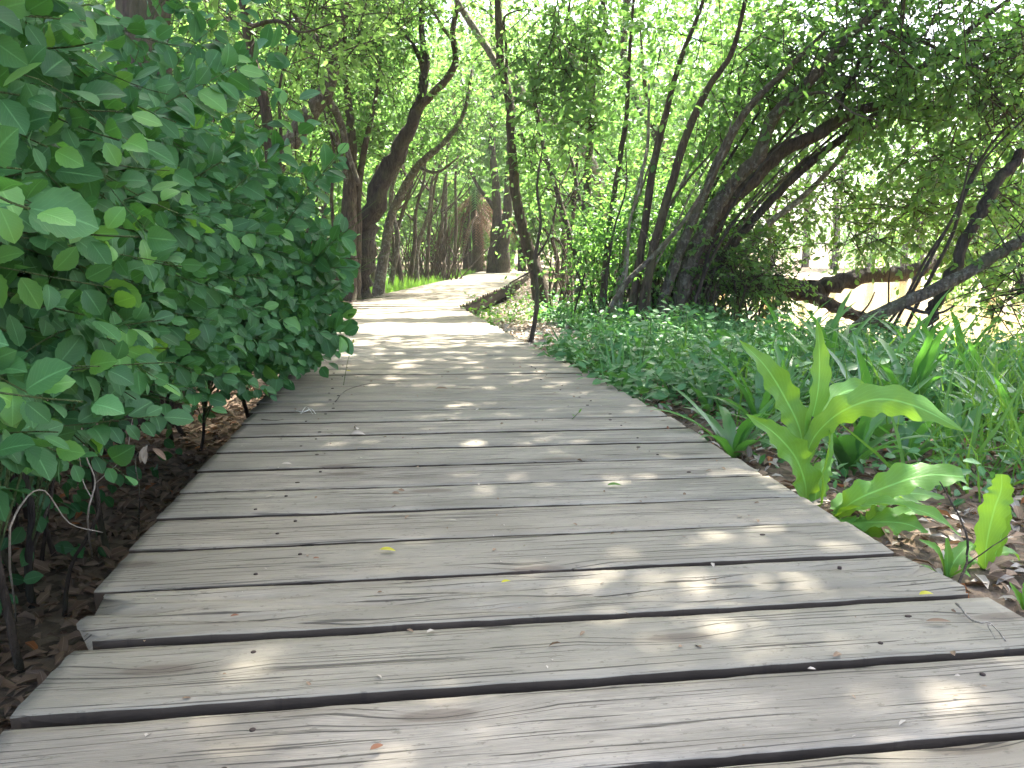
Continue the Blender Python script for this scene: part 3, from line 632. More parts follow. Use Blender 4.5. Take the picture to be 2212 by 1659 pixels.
def T_right_clump():
    t = new_tree(1520, 640, 8.3, 'large many stemmed tree leaning right over the creek', None)
    D = 8.3
    def S(nm, nodes, m='bark', sides=9, **k): return px_limb(t, nm, [(a, b_, c, wd * (.74 if b_ > 380 else .86)) for a, b_, c, wd in nodes], M[m], sides, **k)
    S('stem', [(1462, 668, D, 46), (1500, 545, D, 44), (1542, 458, D, 42), (1585, 393, D, 38), (1640, 335, 8.2, 33), (1668, 259, 8.1, 29), (1724, 199, 8.0, 27), (1784, 139, 7.9, 25), (1826, 83, 7.8, 22), (1890, 28, 7.7, 19), (1990, -90, 7.5, 14), (2080, -260, 7.2, 8)], 'bark_grey', 11, ground=True)
    S('stem', [(1478, 664, 8.4, 44), (1514, 540, 8.4, 42), (1556, 455, 8.4, 42), (1613, 403, 8.4, 40), (1682, 333, 8.4, 34), (1761, 292, 8.3, 32), (1840, 245, 8.2, 27), (1918, 217, 8.1, 22), (1988, 150, 8.0, 18), (2100, 60, 7.8, 13), (2230, -40, 7.6, 8)], 'bark', 11, ground=True)
    S('stem', [(1510, 660, 8.6, 28), (1572, 545, 8.6, 26), (1636, 467, 8.6, 25), (1696, 403, 8.6, 23), (1761, 342, 8.6, 21), (1863, 268, 8.6, 18), (1918, 222, 8.6, 15), (1962, 176, 8.6, 12), (2040, 90, 8.6, 8)], 'bark_black', 9, ground=True)
    S('stem', [(1540, 650, 8.9, 20), (1640, 505, 8.9, 18), (1733, 426, 8.9, 16), (1807, 352, 8.9, 13), (1850, 300, 8.9, 10), (1950, 240, 8.9, 6)], 'bark_lichen', 8, ground=True)
    S('stem', [(1430, 664, 8.2, 32), (1464, 556, 8.2, 30), (1512, 440, 8.2, 26), (1560, 330, 8.1, 22), (1620, 230, 8.0, 18), (1700, 150, 7.9, 14), (1790, 60, 7.8, 9)], 'bark_grey', 9, ground=True)
    S('stem', [(1390, 664, 8.0, 30), (1416, 520, 8.0, 26), (1450, 400, 8.0, 24), (1480, 300, 7.9, 20), (1530, 190, 7.8, 16), (1580, 116, 7.7, 13), (1610, 0, 7.6, 10), (1640, -180, 7.5, 6)], 'bark', 9, ground=True)
    S('stem', [(1366, 665, 8.1, 26), (1388, 520, 8.1, 23), (1408, 380, 8.1, 19), (1440, 240, 8.0, 15), (1470, 130, 7.9, 12), (1520, 0, 7.9, 9), (1560, -140, 7.9, 6)], 'bark', 9, ground=True)
    S('stem', [(1300, 668, 8.6, 22), (1312, 540, 8.6, 19), (1330, 400, 8.6, 15), (1352, 260, 8.6, 12), (1360, 120, 8.6, 9), (1372, -40, 8.6, 6)], 'bark', 8, ground=True)
    S('stem', [(1340, 668, 8.4, 14), (1352, 560, 8.4, 12), (1372, 430, 8.4, 10), (1398, 320, 8.4, 8), (1402, 180, 8.4, 6)], 'bark_lichen', 7, ground=True)
    S('stem', [(1440, 650, 8.8, 18), (1470, 520, 8.8, 16), (1530, 400, 8.8, 13), (1580, 300, 8.8, 11), (1600, 180, 8.8, 8), (1650, 60, 8.8, 5)], 'bark_grey', 8, ground=True)
    gs = np.random.default_rng(77)
    for q in range(14):
        x0 = gs.uniform(1300, 1560); L = gs.uniform(.5, 1.15); ln = np.interp(x0, [1300, 1560], [60, 430]) * gs.uniform(.7, 1.25); d0 = gs.uniform(8.0, 9.6); w0 = gs.uniform(7, 15); kk = gs.normal(0, 9, 4)
        S('stem', [(x0, 664, d0, w0), (x0 + ln * .15 * L + kk[0], 664 - 150 * L, d0, w0 * .9), (x0 + ln * .42 * L + kk[1], 664 - 310 * L, d0 - .1, w0 * .75), (x0 + ln * .8 * L + kk[2], 664 - 460 * L, d0 - .2, w0 * .55), (x0 + ln * 1.3 * L + kk[3], 664 - 620 * L, d0 - .3, w0 * .3)], ('bark', 'bark_black', 'bark_grey', 'bark_lichen')[q % 4], 6, ground=True)
    S('limb', [(1821, 250, 8.2, 13), (1818, 222, 8.1, 12), (1848, 153, 8.0, 11), (1877, 95, 7.9, 10), (1937, 79, 7.8, 8), (2010, 86, 7.7, 5)], 'bark_black', 7)
    S('limb', [(1958, 176, 7.8, 10), (1948, 93, 7.8, 9), (1951, 0, 7.8, 9), (1946, -80, 7.8, 7)], 'bark_black', 7)
    S('limb', [(1700, 215, 8.0, 9), (1780, 200, 7.7, 7), (1840, 242, 7.4, 5), (1900, 262, 7.3, 3)], 'bark_grey', 6)
    S('limb', [(1918, 217, 8.1, 10), (2010, 232, 7.9, 8), (2110, 226, 7.7, 6), (2230, 232, 7.5, 4)], 'bark_black', 6)
    S('limb', [(1900, 60, 7.7, 10), (2010, 98, 7.5, 9), (2120, 150, 7.3, 7), (2230, 156, 7.2, 5)], 'bark_black', 6)
    crown(t, [(P(1560, 90, 8.2), (1.5, 1.0, .8), 1.2), (P(1900, 110, 8.0), (1.2, 1.2, .7), 1.1), (P(2080, 230, 7.8), (.8, .9, .6), .8), (P(1760, 190, 8.6), (.7, .8, .5), .3), (P(1420, 250, 8.6), (.7, .7, .7), .7), (P(2120, 400, 8.2), (.55, .8, .5), .35), (P(1900, 430, 9.0), (.9, .6, .4), .25), (P(1660, 500, 8.8), (.6, .5, .25), .12), (P(2050, 480, 10.2), (1.0, .6, .35), .3), (P(2150, 250, 9.6), (.9, .8, .9), .6), (P(1330, 120, 8.8), (.6, .6, .8), .5), (P(1500, 330, 9.4), (.9, .6, .8), .5), (P(1820, 330, 10.2), (1.2, .6, .6), .35)], 1750, 11, .082, 'canopy_dark')
    crown(t, [(P(1560, 90, 8.6), (1.6, 1.0, .9), 1.1), (P(1950, 150, 8.6), (1.4, 1.2, .9), 1.1), (P(2100, 420, 9.0), (.8, .8, .7), .6), (P(1400, 300, 9.0), (.9, .7, .9), .8), (P(1780, 420, 9.6), (.9, .5, .5), .4), (P(1900, 500, 9.0), (1.0, .5, .2), .16), (P(2150, 610, 8.6), (.35, .5, .3), .22), (P(2130, 480, 8.8), (.6, .5, .4), .4)], 1600, 11, .075, 'canopy', name='light_crown')
    crown(t, [(P(1420, 560, 8.6), (.6, .5, .45), 1), (P(1540, 590, 8.9), (.6, .5, .35), .8), (P(1300, 600, 9.0), (.45, .4, .4), .6), (P(1480, 500, 8.7), (.6, .5, .5), .8), (P(1640, 600, 9.1), (.5, .4, .3), .6), (P(1360, 470, 8.8), (.45, .45, .5), .5)], 1300, 11, .055, 'canopy_dark', name='basal_leaves', carve=False)
    crown(t, [((3.0, 6.8, 6.6), (4.0, 5.2, 1.2), 1.5), ((1.2, 4.6, 5.6), (2.4, 3.0, .9), .7), ((5.0, 9.6, 5.8), (2.6, 3.4, 1.3), .6)], 11500, 13, .11, 'canopy', TD, twigmesh=False, name='shade_crown')  # leaf layer above the view, laid out to shade deck and plants
T_right_clump()
def T_right_dark():
    p = P(1992, 765, 7.0); p[2] = gh(p[0], p[1]); t = empty('tree', (p[0], p[1], p[2])); tag(t, 'black leaning stem rising from the creek bank to the right edge', 'tree')
    D = p[1]
    px_limb(t, 'trunk', [(1990, 770, D, 26), (2008, 700, D, 25), (2025, 648, D, 24), (2057, 592, D, 24), (2103, 486, D, 24), (2136, 426, D, 23), (2173, 370, D, 22), (2220, 312, D, 20), (2320, 180, D, 16), (2420, -50, D, 11)], M['bark_black'], 9, .08, .25, ground=True)
    for k, nd in enumerate([[(1925, 775, 7.2, 9), (1965, 690, 7.2, 8), (2010, 600, 7.2, 8), (2060, 500, 7.2, 7), (2090, 400, 7.2, 7), (2150, 300, 7.2, 5), (2230, 230, 7.2, 4)],
               [(1900, 770, 7.0, 8), (1960, 650, 7.0, 7), (2020, 540, 7.0, 7), (2075, 440, 7.0, 6), (2130, 340, 7.0, 5), (2220, 250, 7, 4)],
               [(1870, 760, 6.9, 7), (1940, 670, 6.9, 6), (2000, 560, 6.9, 6), (2066, 455, 6.9, 5), (2100, 330, 6.9, 4)]]):
        px_limb(t, 'stem', nd, M['bark_black'], 6, ground=True)
    crown(t, [(P(2180, 300, 7.2), (.4, .6, .7), 1), (P(2190, 620, 6.6), (.22, .4, .5), .6), (P(2100, 90, 7.0), (.8, .8, .5), .8)], 330, 10, .062, 'canopy_dark')
    crown(t, [((5.4, 4.6, 5.4), (2.4, 3.0, 1.1), 1)], 1700, 13, .11, 'canopy', TD, twigmesh=False, name='shade_crown')  # more overhead leaves out of view, added to block the sun
T_right_dark()
def T_right_prop():
    p = P(1818, 752, 6.7); p[2] = gh(p[0], p[1]); t = empty('tree', (p[0], p[1], p[2])); tag(t, 'smooth grey bough rising from the bank to the right edge, crossing the log', 'tree')
    D = p[1]
    px_limb(t, 'trunk', [(1812, 758, D, 30), (1836, 724, D, 30), (1870, 694, D, 29), (1965, 648, D, 27), (2076, 597, D, 27), (2150, 551, D, 28), (2220, 512, D, 26), (2350, 420, D, 22), (2500, 240, D, 14)], M['bark_grey'], 10, .05, ground=True)
    px_limb(t, 'limb', [(1945, 658, D, 10), (1985, 672, D - .1, 8), (2030, 676, D - .2, 6), (2062, 660, D - .25, 4)], M['bark_black'], 6)
    crown(t, [((5.4, 6.0, 2.2), (.9, .9, .6), 1)], 110, 11, .065, 'canopy_dark')
T_right_prop()
def fallen_log():
    t = empty('fallen_log', tuple(P(1700, 620, 9.6))); tag(t, 'fallen dark trunk lying across above the creek with a forked end', 'log')
    px_limb(t, 'trunk', [(1560, 615, 9.2, 40), (1640, 612, 9.3, 42), (1715, 622, 9.4, 44), (1760, 626, 9.5, 42), (1802, 613, 9.5, 38), (1895, 592, 9.7, 34), (1988, 583, 9.9, 30), (2057, 545, 10.1, 24), (2150, 500, 10.3, 18), (2240, 440, 10.5, 12)], M['bark_black'], 11, .08, .15)
    px_limb(t, 'limb', [(1735, 632, 9.4, 30), (1789, 656, 9.3, 26), (1830, 676, 9.3, 25), (1880, 694, 9.3, 23), (1937, 714, 9.2, 24)], M['bark'], 10, .1)
    px_limb(t, 'limb', [(1690, 640, 9.3, 14), (1660, 670, 9.2, 12), (1626, 698, 9.1, 10)], M['bark'], 7)
    for q in ([(1850, 688, 9.3, 6), (1875, 660, 9.2, 4), (1890, 630, 9.2, 3)], [(1860, 690, 9.3, 5), (1835, 672, 9.1, 4), (1800, 668, 9, 3), (1770, 690, 9, 2)], [(1905, 704, 9.25, 5), (1918, 668, 9.1, 4), (1920, 610, 9.1, 4), (1924, 580, 9.1, 3)]):
        px_limb(t, 'twig', q, M['bark_black'], 5)
fallen_log()
def T_diag():
    p = AG(1284, 728); t = empty('tree', (p[0], p[1], p[2])); tag(t, 'thin bare grey sapling leaning right in the ground cover', 'tree')
    D = p[1]
    px_limb(t, 'trunk', [(1283, 728, D, 15), (1319, 664, D, 13), (1359, 603, D, 12), (1412, 552, D, 11), (1468, 490, D, 10), (1502, 440, D, 8), (1560, 340, D, 5), (1580, 260, D, 3)], M['bark_grey'], 7, ground=True)
    px_limb(t, 'limb', [(1350, 612, D, 7), (1356, 560, D, 6), (1360, 480, D, 6), (1384, 400, D, 5), (1396, 320, D, 4)], M['bark_lichen'], 6)
    px_limb(t, 'limb', [(1412, 552, D, 4), (1390, 500, D, 3), (1350, 494, D, 3), (1330, 520, D, 2)], M['bark_grey'], 5)
    p = AG(1147, 742); t = empty('tree', (p[0], p[1], p[2])); tag(t, 'thin brown crooked sapling by the sunlit litter right of the boardwalk', 'tree')
    D = p[1]
    px_limb(t, 'trunk', [(1146, 744, D, 11), (1156, 690, D, 10), (1160, 640, D, 10), (1156, 560, D, 8), (1168, 480, D, 6), (1160, 400, D, 5), (1176, 300, D, 3)], M['bark'], 7, ground=True)
    px_limb(t, 'limb', [(1156, 580, D, 5), (1130, 596, D, 4), (1100, 612, D, 3)], M['bark'], 5)
    px_limb(t, 'limb', [(1157, 560, D, 5), (1188, 505, D, 4), (1206, 420, D, 3)], M['bark'], 5)
    crown(t, [(P(1170, 380, D), (.3, .3, .35), 1)], 60, 9, .065, 'canopy')
T_diag()

# ------------------------------------------------------------------ saplings in the left understorey
g = np.random.default_rng(21)
SAP = [(842, 612, 14.0, 10, 26), (868, 606, 14.6, 9, 14), (884, 604, 15.2, 9, 22), (900, 602, 15.8, 10, 40), (922, 598, 16.6, 8, 26), (664, 600, 12.6, 12, 10), (688, 620, 11.9, 10, 22), (636, 560, 13.2, 12, 16), (806, 600, 15.0, 9, 6), (940, 590, 18.0, 7, 34), (960, 585, 19.0, 7, 10), (980, 582, 19.5, 7, 24), (705, 590, 15.0, 10, -10), (858, 590, 17.5, 8, -8), (1010, 566, 25, 5, 6), (1215, 640, 11.6, 13, -6), (1230, 640, 12.4, 11, 12), (1195, 636, 12.8, 9, 8), (1600, 590, 15.5, 8, 40), (1660, 585, 17.0, 8, 55)]
for i, (px, py, D, wd, lean) in enumerate(SAP):
    side = 'left' if px < 1050 else 'right'
    t = new_tree(px, py, D, '%s from left of the slender saplings in the thicket %s of the path' % (ORD[sorted(q[0] for q in SAP if (q[0] < 1050) == (px < 1050)).index(px)], side), 'saplings in the %s thicket' % side, 'sapling')
    h = g.uniform(250, 420); k = g.normal(0, 8, 6)
    px_limb(t, 'trunk', [(px, py + 10, D, wd * 1.2), (px + lean * .2 + k[0], py - h * .25, D, wd), (px + lean * .6 + k[1], py - h * .5, D, wd * .8), (px + lean * 1.0 + k[2], py - h * .8, D, wd * .6), (px + lean * 1.3 + k[3], py - h * 1.1, D, wd * .35)], M['bark'] if i % 3 else M['bark_grey'], 7, ground=True)
    for b_ in range(2):
        f = g.uniform(.35, .8); sx = g.choice([-1, 1]) * g.uniform(30, 80)
        px_limb(t, 'limb', [(px + lean * f + 0, py - h * f, D, wd * .5), (px + lean * f + sx * .5, py - h * f - 30, D, wd * .35), (px + lean * f + sx, py - h * f - 90, D, wd * .2)], M['bark'], 5)
    crown(t, [(P(px + lean, py - h * .8, D), (.7, .7, .8), 1)], 70, 10, .07, 'canopy' if i % 2 else 'canopy_lime', TD, twigmesh=False)

# brushy thicket of bare shoots, low, left of the path
def thicket(px, py, D, n, hgt, label):
    t = new_tree(px, py, D, label, None, 'thicket_shrub', 'shrub'); lines = []
    for i in range(n):
        a = np.array([g.normal(0, .28), g.normal(0, .25), -.05]); d = unit(np.array([g.normal(0, .32), g.normal(0, .25), 1.0])); L = hgt * g.uniform(.5, 1.1)
        lines.append(([a, a + d * L * .35 + g.normal(0, .03, 3), a + d * L * .7 + g.normal(0, .06, 3), a + d * L + g.normal(0, .1, 3)], [.016, .013, .009, .003]))
    tubes_obj('stems', lines, M['bark'], t, 4)
    o = np.array(t.location); crown(t, [(o + np.array([0, 0, hgt * .65]), (.6, .5, hgt * .45), 1), (o + np.array([0, 0, .25]), (.55, .5, .25), .45)], 110, 10, .065, 'canopy_dark', TD, twigmesh=False)
thicket(950, 588, 17.5, 46, 2.2, 'brushy clump of dark bare shoots beyond the grass strip')
thicket(905, 590, 17.0, 30, 1.8, 'thin dark brush left of the bare shoot clump')
thicket(690, 612, 12.8, 26, 1.6, 'shaded brush between the stems left of the path')
thicket(1340, 640, 9.2, 40, 1.3, 'dark leafy brush at the foot of the right hand stems')
thicket(1450, 640, 8.9, 50, 1.2, 'dark brush under the leaning many stemmed tree')
thicket(1560, 630, 9.0, 40, 1.0, 'low dark brush beside the fallen log')
thicket(1240, 640, 10.6, 26, 1.5, 'leafy brush behind the bowing slender tree')

# ------------------------------------------------------------------ palm with a skirt of dead fronds
def palm():
    p = P(1030, 560, 24.0); z0 = float(gh(p[0], p[1])); t = empty('palm', (p[0], p[1], z0)); tag(t, 'palm with a skirt of hanging brown dead fronds near the path end', 'palm')
    limb_obj('trunk', np.array([(0, 0, -.1), (.03, 0, .8), (0, .02, 1.7), (.02, 0, 2.5)]), np.array([.20, .17, .17, .14]), M['bark'], t, 10)
    def frond(me_list, az, el0, L, droop, n=9, fold=1.0, wid=.5):
        d = np.array([math.cos(az), math.sin(az), 0]); pts = [np.array([0, 0, 0.0])]; e = el0
        for s in range(n): pts.append(pts[-1] + (d * math.cos(e) + np.array([0, 0, math.sin(e)])) * L / n); e -= droop / n
        pts = np.array(pts); Tn = unit(np.gradient(pts, axis=0)); side = np.array([-d[1], d[0], 0])
        V, q, _ = tube(pts, np.linspace(.018, .004, n + 1), 4); Vs = [V]; Fq = [q]; Ft = []; nn = len(V)
        for i in range(2, n + 1):
            for sg in (-1, 1):
                for j in range(2):
                    a = pts[i] - Tn[i] * j * L / n * .5; tip = a + (side * sg * .75 + Tn[i] * .6 + np.array([0, 0, -.28 * fold])) * wid * (1 - .5 * i / n) * g.uniform(.8, 1.1)
                    b_ = a + Tn[i] * .035; Vs.append(np.array([a, b_, tip])); Ft.append([nn, nn + 1, nn + 2]); nn += 3
        V = np.concatenate(Vs); return V, [np.concatenate(Fq), np.array(Ft)]
    for i in range(30):
        V, Fc = frond(None, g.uniform(0, 6.28), g.uniform(-.9, -.2), g.uniform(1.2, 1.9), g.uniform(.6, 1.2), fold=1.2, wid=.28)
        o = obj('dead_frond', npmesh('dead_frond', V, Fc, mat=M['straw'], smooth_=False), t, (0, 0, g.uniform(1.6, 2.5)))
    for i in range(16):
        V, Fc = frond(None, g.uniform(0, 6.28), g.uniform(.1, 1.2), g.uniform(1.4, 2.0), g.uniform(.9, 1.6), wid=.5)
        o = obj('green_frond', npmesh('green_frond', V, Fc, mat=M['canopy_dark'], smooth_=False), t, (0, 0, 2.55))
palm()

# ------------------------------------------------------------------ background trees (copies share meshes)
def bg_proto(mat, seed, tw=1500):
    gg = np.random.default_rng(seed)
    t = empty('background_tree', (0, 0, 0))
    c = np.array([(0, 0, -.3), (.15, .1, 1.2), (gg.normal(0, .3), gg.normal(0, .3), 2.8), (gg.normal(0, .6), gg.normal(0, .6), 4.6), (gg.normal(0, .8), 0, 6.5)])
    limb_obj('trunk', c, np.array([.16, .13, .11, .08, .03]), M['bark'], t, 7, 4)
    for k in range(4):
        a = c[1 + k % 3] * .6 + c[2 + k % 3] * .4; d = unit(np.array([gg.normal(), gg.normal(), .7])); limb_obj('limb', np.array([a, a + d * .8, a + d * 1.7 + np.array([0, 0, .3])]), np.array([.05, .04, .012]), M['bark'], t, 5, 3)
    S, D, (p, d, nn, s) = fill([((0, 0, 5.2), (2.6, 2.6, 2.6), 1.1), ((.4, -.3, 2.6), (2.0, 2.0, 1.6), .45), ((gg.normal(0, .8), gg.normal(0, .8), 1.2), (1.4, 1.4, .9), .22)], tw, 12, .11, .6)
    cloud('crown', p, d, nn, s, TD, M[mat], t)
    return t
def copy_tree(src):
    c = src.copy(); COL.objects.link(c)
    for ch in [o for o in bpy.data.objects if o.parent == src]:
        k = ch.copy(); k.parent = c; COL.objects.link(k)
    return c
protos = [bg_proto('canopy', 1, 1800), bg_proto('canopy_dark', 2, 1800), bg_proto('canopy_lime', 3, 1800)]; sparse = bg_proto('canopy', 4, 520)
BG = []
for D, pxs in ((19, (430, 640, 800, 905, 1230)), (23, (350, 560, 730, 870, 980, 1170, 1330)), (29, (420, 620, 780, 930, 1040, 1120, 1210, 1400)), (38, (300, 500, 680, 840, 960, 1080, 1190, 1320, 1480)), (52, (250, 420, 580, 720, 850, 980, 1100, 1220, 1350, 1500, 2150))):
    for px in pxs:
        px += g.normal(0, 18); D2 = D * g.uniform(.94, 1.08); x = (px - 1106) / F * D2
        if D2 < 27 and abs(x - cx(D2)) < 3.6: continue
        BG.append((px, D2))
BG += [(1800, 40), (1960, 34), (1420, 17), (1530, 35), (1660, 38), (2250, 18), (1350, 22), (1980, 33), (200, 20), (80, 24), (320, 15), (450, 13.5), (150, 13), (1560, 30), (1480, 24), (2050, 36), (1880, 41), (2200, 30), (1740, 44), (2160, 22), (2300, 26)]
BGO = []; sp_used = False
for i, (px, D) in enumerate(BG):
    p = P(px, 560, D)
    if i < 3: o = protos[i]
    elif p[0] > 5.5: o = copy_tree(sparse) if sp_used else sparse; sp_used = True
    else: o = copy_tree(protos[i % 3])
    p = P(px, 560, D); s = g.uniform(.8, 1.2) * (1 + .012 * (D - 20))
    o.location = (p[0], p[1], float(gh(p[0], p[1]))); o.rotation_euler = (0, 0, g.uniform(0, 6.28)); o.scale = (s, s, s * g.uniform(.9, 1.15))
    BGO.append((px, 0 if p[0] > 3.5 else (1 if D > 34 else 2), o))
BGO.sort(key=lambda q: q[0]); cnt = [0, 0, 0]
for px, kd, o in BGO:
    tag(o, '%s from left of the %s' % (ORD[cnt[kd]], ('leafy trees on the far bank of the creek', 'distant sunlit trees at the back of the wood', 'sunlit trees standing in the middle of the wood')[kd]), 'tree', ('trees across the creek', 'far trees at the back of the wood', 'trees in the middle of the wood')[kd]); cnt[kd] += 1

# ------------------------------------------------------------------ left bushes
from mathutils import Matrix
LT = [leaf_template(11, .62 + .05 * k, .05, .08 + .03 * k, .05 + .09 * k, .46 + .02 * (k % 3), k) for k in range(5)]
LME = {m: [npmesh('leaf', *(lambda t: (t[0], t[1], t[2]))(t), mat=M[m], smooth_=False) for t in LT] for m in ('bush', 'bush_young')}
def place_leaf(me, parent, p, d, n, s, name='leaf'):
    x = unit(d); y = unit(np.cross(n, x)); z = np.cross(x, y); q = p - np.array(parent.location)
    o = bpy.data.objects.new(name, me); COL.objects.link(o); o.parent = parent
    o.matrix_basis = Matrix(((x[0] * s, y[0] * s, z[0] * s, q[0]), (x[1] * s, y[1] * s, z[1] * s, q[1]), (x[2] * s, y[2] * s, z[2] * s, q[2]), (0, 0, 0, 1)))
    return o
def xf(y): return cx(y) - .795
def ztop(y): return np.interp(y, [.3, 1.5, 1.7, 2.15, 2.5, 2.75, 3.1, 3.5, 4.1, 4.6, 5.2], [2.1, 1.75, 1.1, 1.05, 1.08, 1.4, 1.15, 1.0, .88, .72, .5])
def zlow(y): return np.interp(y, [.5, 1.2, 2.0, 2.8, 3.2, 4.5], [.30, .30, .28, .16, .06, .08])
SPRAY = {31: [(-.74, 1.5, .75), (-.70, 1.15, .75)],
         32: [(-.70, 1.8, 1.05), (-.80, 2.05, .85)],
         33: [(-.86, 2.55, 1.42), (-.80, 2.7, 1.28), (-.74, 2.6, 1.12), (-.92, 2.9, 1.36), (-.78, 2.85, 1.02), (-.98, 2.6, 1.6), (-1.05, 2.8, 1.7), (-.9, 2.4, 1.25)],
         34: [(-.72, 3.3, 1.02), (-.80, 3.6, 1.12), (-.72, 3.9, .86), (-.78, 4.1, .72), (-.70, 3.6, .60), (-.82, 4.2, .50), (-.66, 3.4, .78), (-.80, 3.9, .34), (-.72, 3.2, .26), (-.74, 3.6, .22), (-.64, 3.85, .46), (-.62, 3.5, .62), (-.68, 4.15, .62)]}
def shrub(y0, y1, label, nshoot, fillers, seed, sizes=(.034, .062)):
    gg = np.random.default_rng(seed); yc = (y0 + y1) / 2; xb = float(xf(yc)) - .35
    t = empty('leafy_shrub', (xb, yc, float(gh(xb, yc)))); tag(t, label, 'shrub', 'leafy bushes along the left boardwalk edge')
    CLU = [(float(xf(yc)) - gg.uniform(.25, 1.1), gg.uniform(y0, y1)) for _ in range(6)]
    o = np.array(t.location); lines = []; LP = []; LD = []; LN = []; LS = []; YG = []
    mains = []
    for q in range(6):
        cl = CLU[q]; b0 = np.array([cl[0], cl[1], gh(cl[0], cl[1]) - .03]); hh = gg.uniform(.7, 1.15) * min(1.25, float(ztop(cl[1])))
        mid = b0 + np.array([gg.normal(-.02, .06), gg.normal(0, .07), hh * .45]); tp = b0 + np.array([gg.normal(.08, .12), gg.normal(0, .12), hh])
        c, r = catmull(np.array([b0, b0 * .6 + mid * .4 + gg.normal(0, .02, 3), mid, mid * .45 + tp * .55 + gg.normal(0, .03, 3), tp]), np.array([.013, .011, .009, .006, .003]) * gg.uniform(.6, 1.2), 5)
        mains.append((c, r)); V, qd, cp = tube(c - o, r, 7, .10); obj('stem', npmesh('stem', V, [qd, cp], mat=M['bark_black' if q % 2 else 'bark']), t)
    sprays = SPRAY.get(seed, [])
    for i in range(nshoot + len(sprays)):
        mc, mr = mains[gg.integers(0, 6)]; b0 = mc[gg.integers(len(mc) // 3, len(mc) - 1)].copy()
        yt = gg.uniform(y0 - .1, y1 + .1); u = gg.random()
        zt = zlow(yt) + (ztop(yt) - zlow(yt)) * gg.beta(1.0, 1.6) + .02
        depth = gg.choice([0, 1], p=[.62, .38])
        face = float(xf(yt)) + np.interp(yt, [.8, 1.5, 2.5, 3.2, 3.9, 4.5], [.10, .02, -.02, .10, .24, .15]) * np.interp(zt, [0, .3, .7, 1.2], [.4, .9, 1, .7])
        xt = face + gg.normal(-.02, .05) if depth == 0 else face - gg.uniform(.08, .7)
        e = np.array([xt, yt, zt])
        m1 = b0 * .65 + e * .35 + gg.normal(0, .03, 3); m1[2] = b0[2] + (zt - b0[2]) * .5 + .08
        m2 = b0 * .25 + e * .75 + gg.normal(0, .03, 3); m2[2] = zt + gg.uniform(-.02, .08)
        big = 1.0
        if i >= nshoot:
            e = np.array(sprays[i - nshoot]); big = 1.35; m1 = b0 * .6 + e * .4; m1[2] += .04; m2 = b0 * .25 + e * .75; m2[2] += .03
        e2 = e + np.array([.06, gg.normal(0, .05), gg.uniform(-.08, .04)])
        c, r = catmull(np.array([b0, m1, m2, e2]), np.array([.0034, .0026, .0018, .0011]) * gg.uniform(.7, 1.3), 9)
        lines.append((c - o, r))
        n = len(c)
        for k in range(int(n * .22), n):
            if gg.random() < .2: continue
            T = unit(c[min(k + 1, n - 1)] - c[k - 1]); az = gg.uniform(0, 6.28)
            sd = unit(np.cross(T, np.array([math.cos(az), math.sin(az), .3])))
            tipf = (k - n * .22) / (n * .78)
            for sg in ((-1, 1) if k < n - 1 else (0,)):
                d = unit(T * (.45 + .4 * (sg == 0)) + sd * sg * .9 + np.array([.35, -.15, -.30]) + gg.normal(0, .22, 3))
                nn = unit(np.array([.55, -.62, .50]) + gg.normal(0, .42, 3))
                s = big * gg.uniform(*sizes) * (1 - .35 * (tipf > .8) * gg.random())
                LP.append(c[k] + d * .012); LD.append(d); LN.append(nn); LS.append(s); YG.append(gg.random() < (.22 if tipf > .75 else .03))
    # leaves filling the inside
    nf = fillers; y = gg.uniform(y0 - .2, y1 + .2, nf); z = zlow(y) + .02 + (ztop(y) - zlow(y)) * gg.beta(1, 1.7, nf); x = xf(y) - .28 - np.abs(gg.normal(0, .42, nf))
    low = gg.random(nf) < .35; x[low] = xf(y[low]) - .45 - np.abs(gg.normal(0, .4, low.sum())); z[low] = gh(x[low], y[low]) + .05 + gg.random(low.sum()) * .6
    for a in range(nf):
        LP.append(np.array([x[a], y[a], z[a]])); LD.append(unit(np.array([.35, -.2, -.45]) + gg.normal(0, .6, 3))); LN.append(unit(np.array([.5, -.6, .5]) + gg.normal(0, .5, 3))); LS.append(gg.uniform(*sizes)); YG.append(False)
    LP, LD, LN, LS, YG = map(np.array, (LP, LD, LN, LS, YG))
    tip = LP + LD * LS[:, None]
    edge = LP[:, 0] - xf(LP[:, 1])
    k = (tip[:, 2] > np.maximum(gh(tip[:, 0], tip[:, 1]) + .02, np.where(tip[:, 0] > xf(tip[:, 1]) - .02, .012, -9))) & (np.linalg.norm(LP - np.array([0, 0, CAMH]), axis=1) > .80) & (edge < .36) & (LP[:, 1] > .55)
    LP, LD, LN, LS, YG, edge = LP[k], LD[k], LN[k], LS[k], YG[k], edge[k]
    dist = np.linalg.norm(LP - np.array([0, 0, CAMH]), axis=1)
    fr = np.abs(LP[:, 0] / np.maximum(LP[:, 1], .05)) < .68
    fr &= (LP[:, 2] - CAMH) / np.maximum(LP[:, 1], .05) < .31
    score = np.where(fr, LS / dist * np.exp(np.clip(edge, -1, 0) * 3.5), 0)
    top = np.argsort(-score)[:300]; sel = np.zeros(len(LP), bool); sel[top] = score[top] > 0
    for i in np.where(sel)[0]: place_leaf(LME['bush_young' if YG[i] else 'bush'][i % 5], t, LP[i], LD[i], LN[i], LS[i])
    cloud('foliage', LP[~sel], LD[~sel], LN[~sel], LS[~sel], leaf_template(5, .70, .04, .12, .18, .47), M['bush'], t, origin=o)
    tubes_obj('shoots', lines, M['stem_green'], t, 4)
shrub(.75, 1.35, 'nearest bush with the largest leaves at the left edge of the picture', 130, 260, 31)
shrub(1.35, 2.1, 'second bush from the camera, tall and dark, left of the boardwalk', 135, 420, 32)
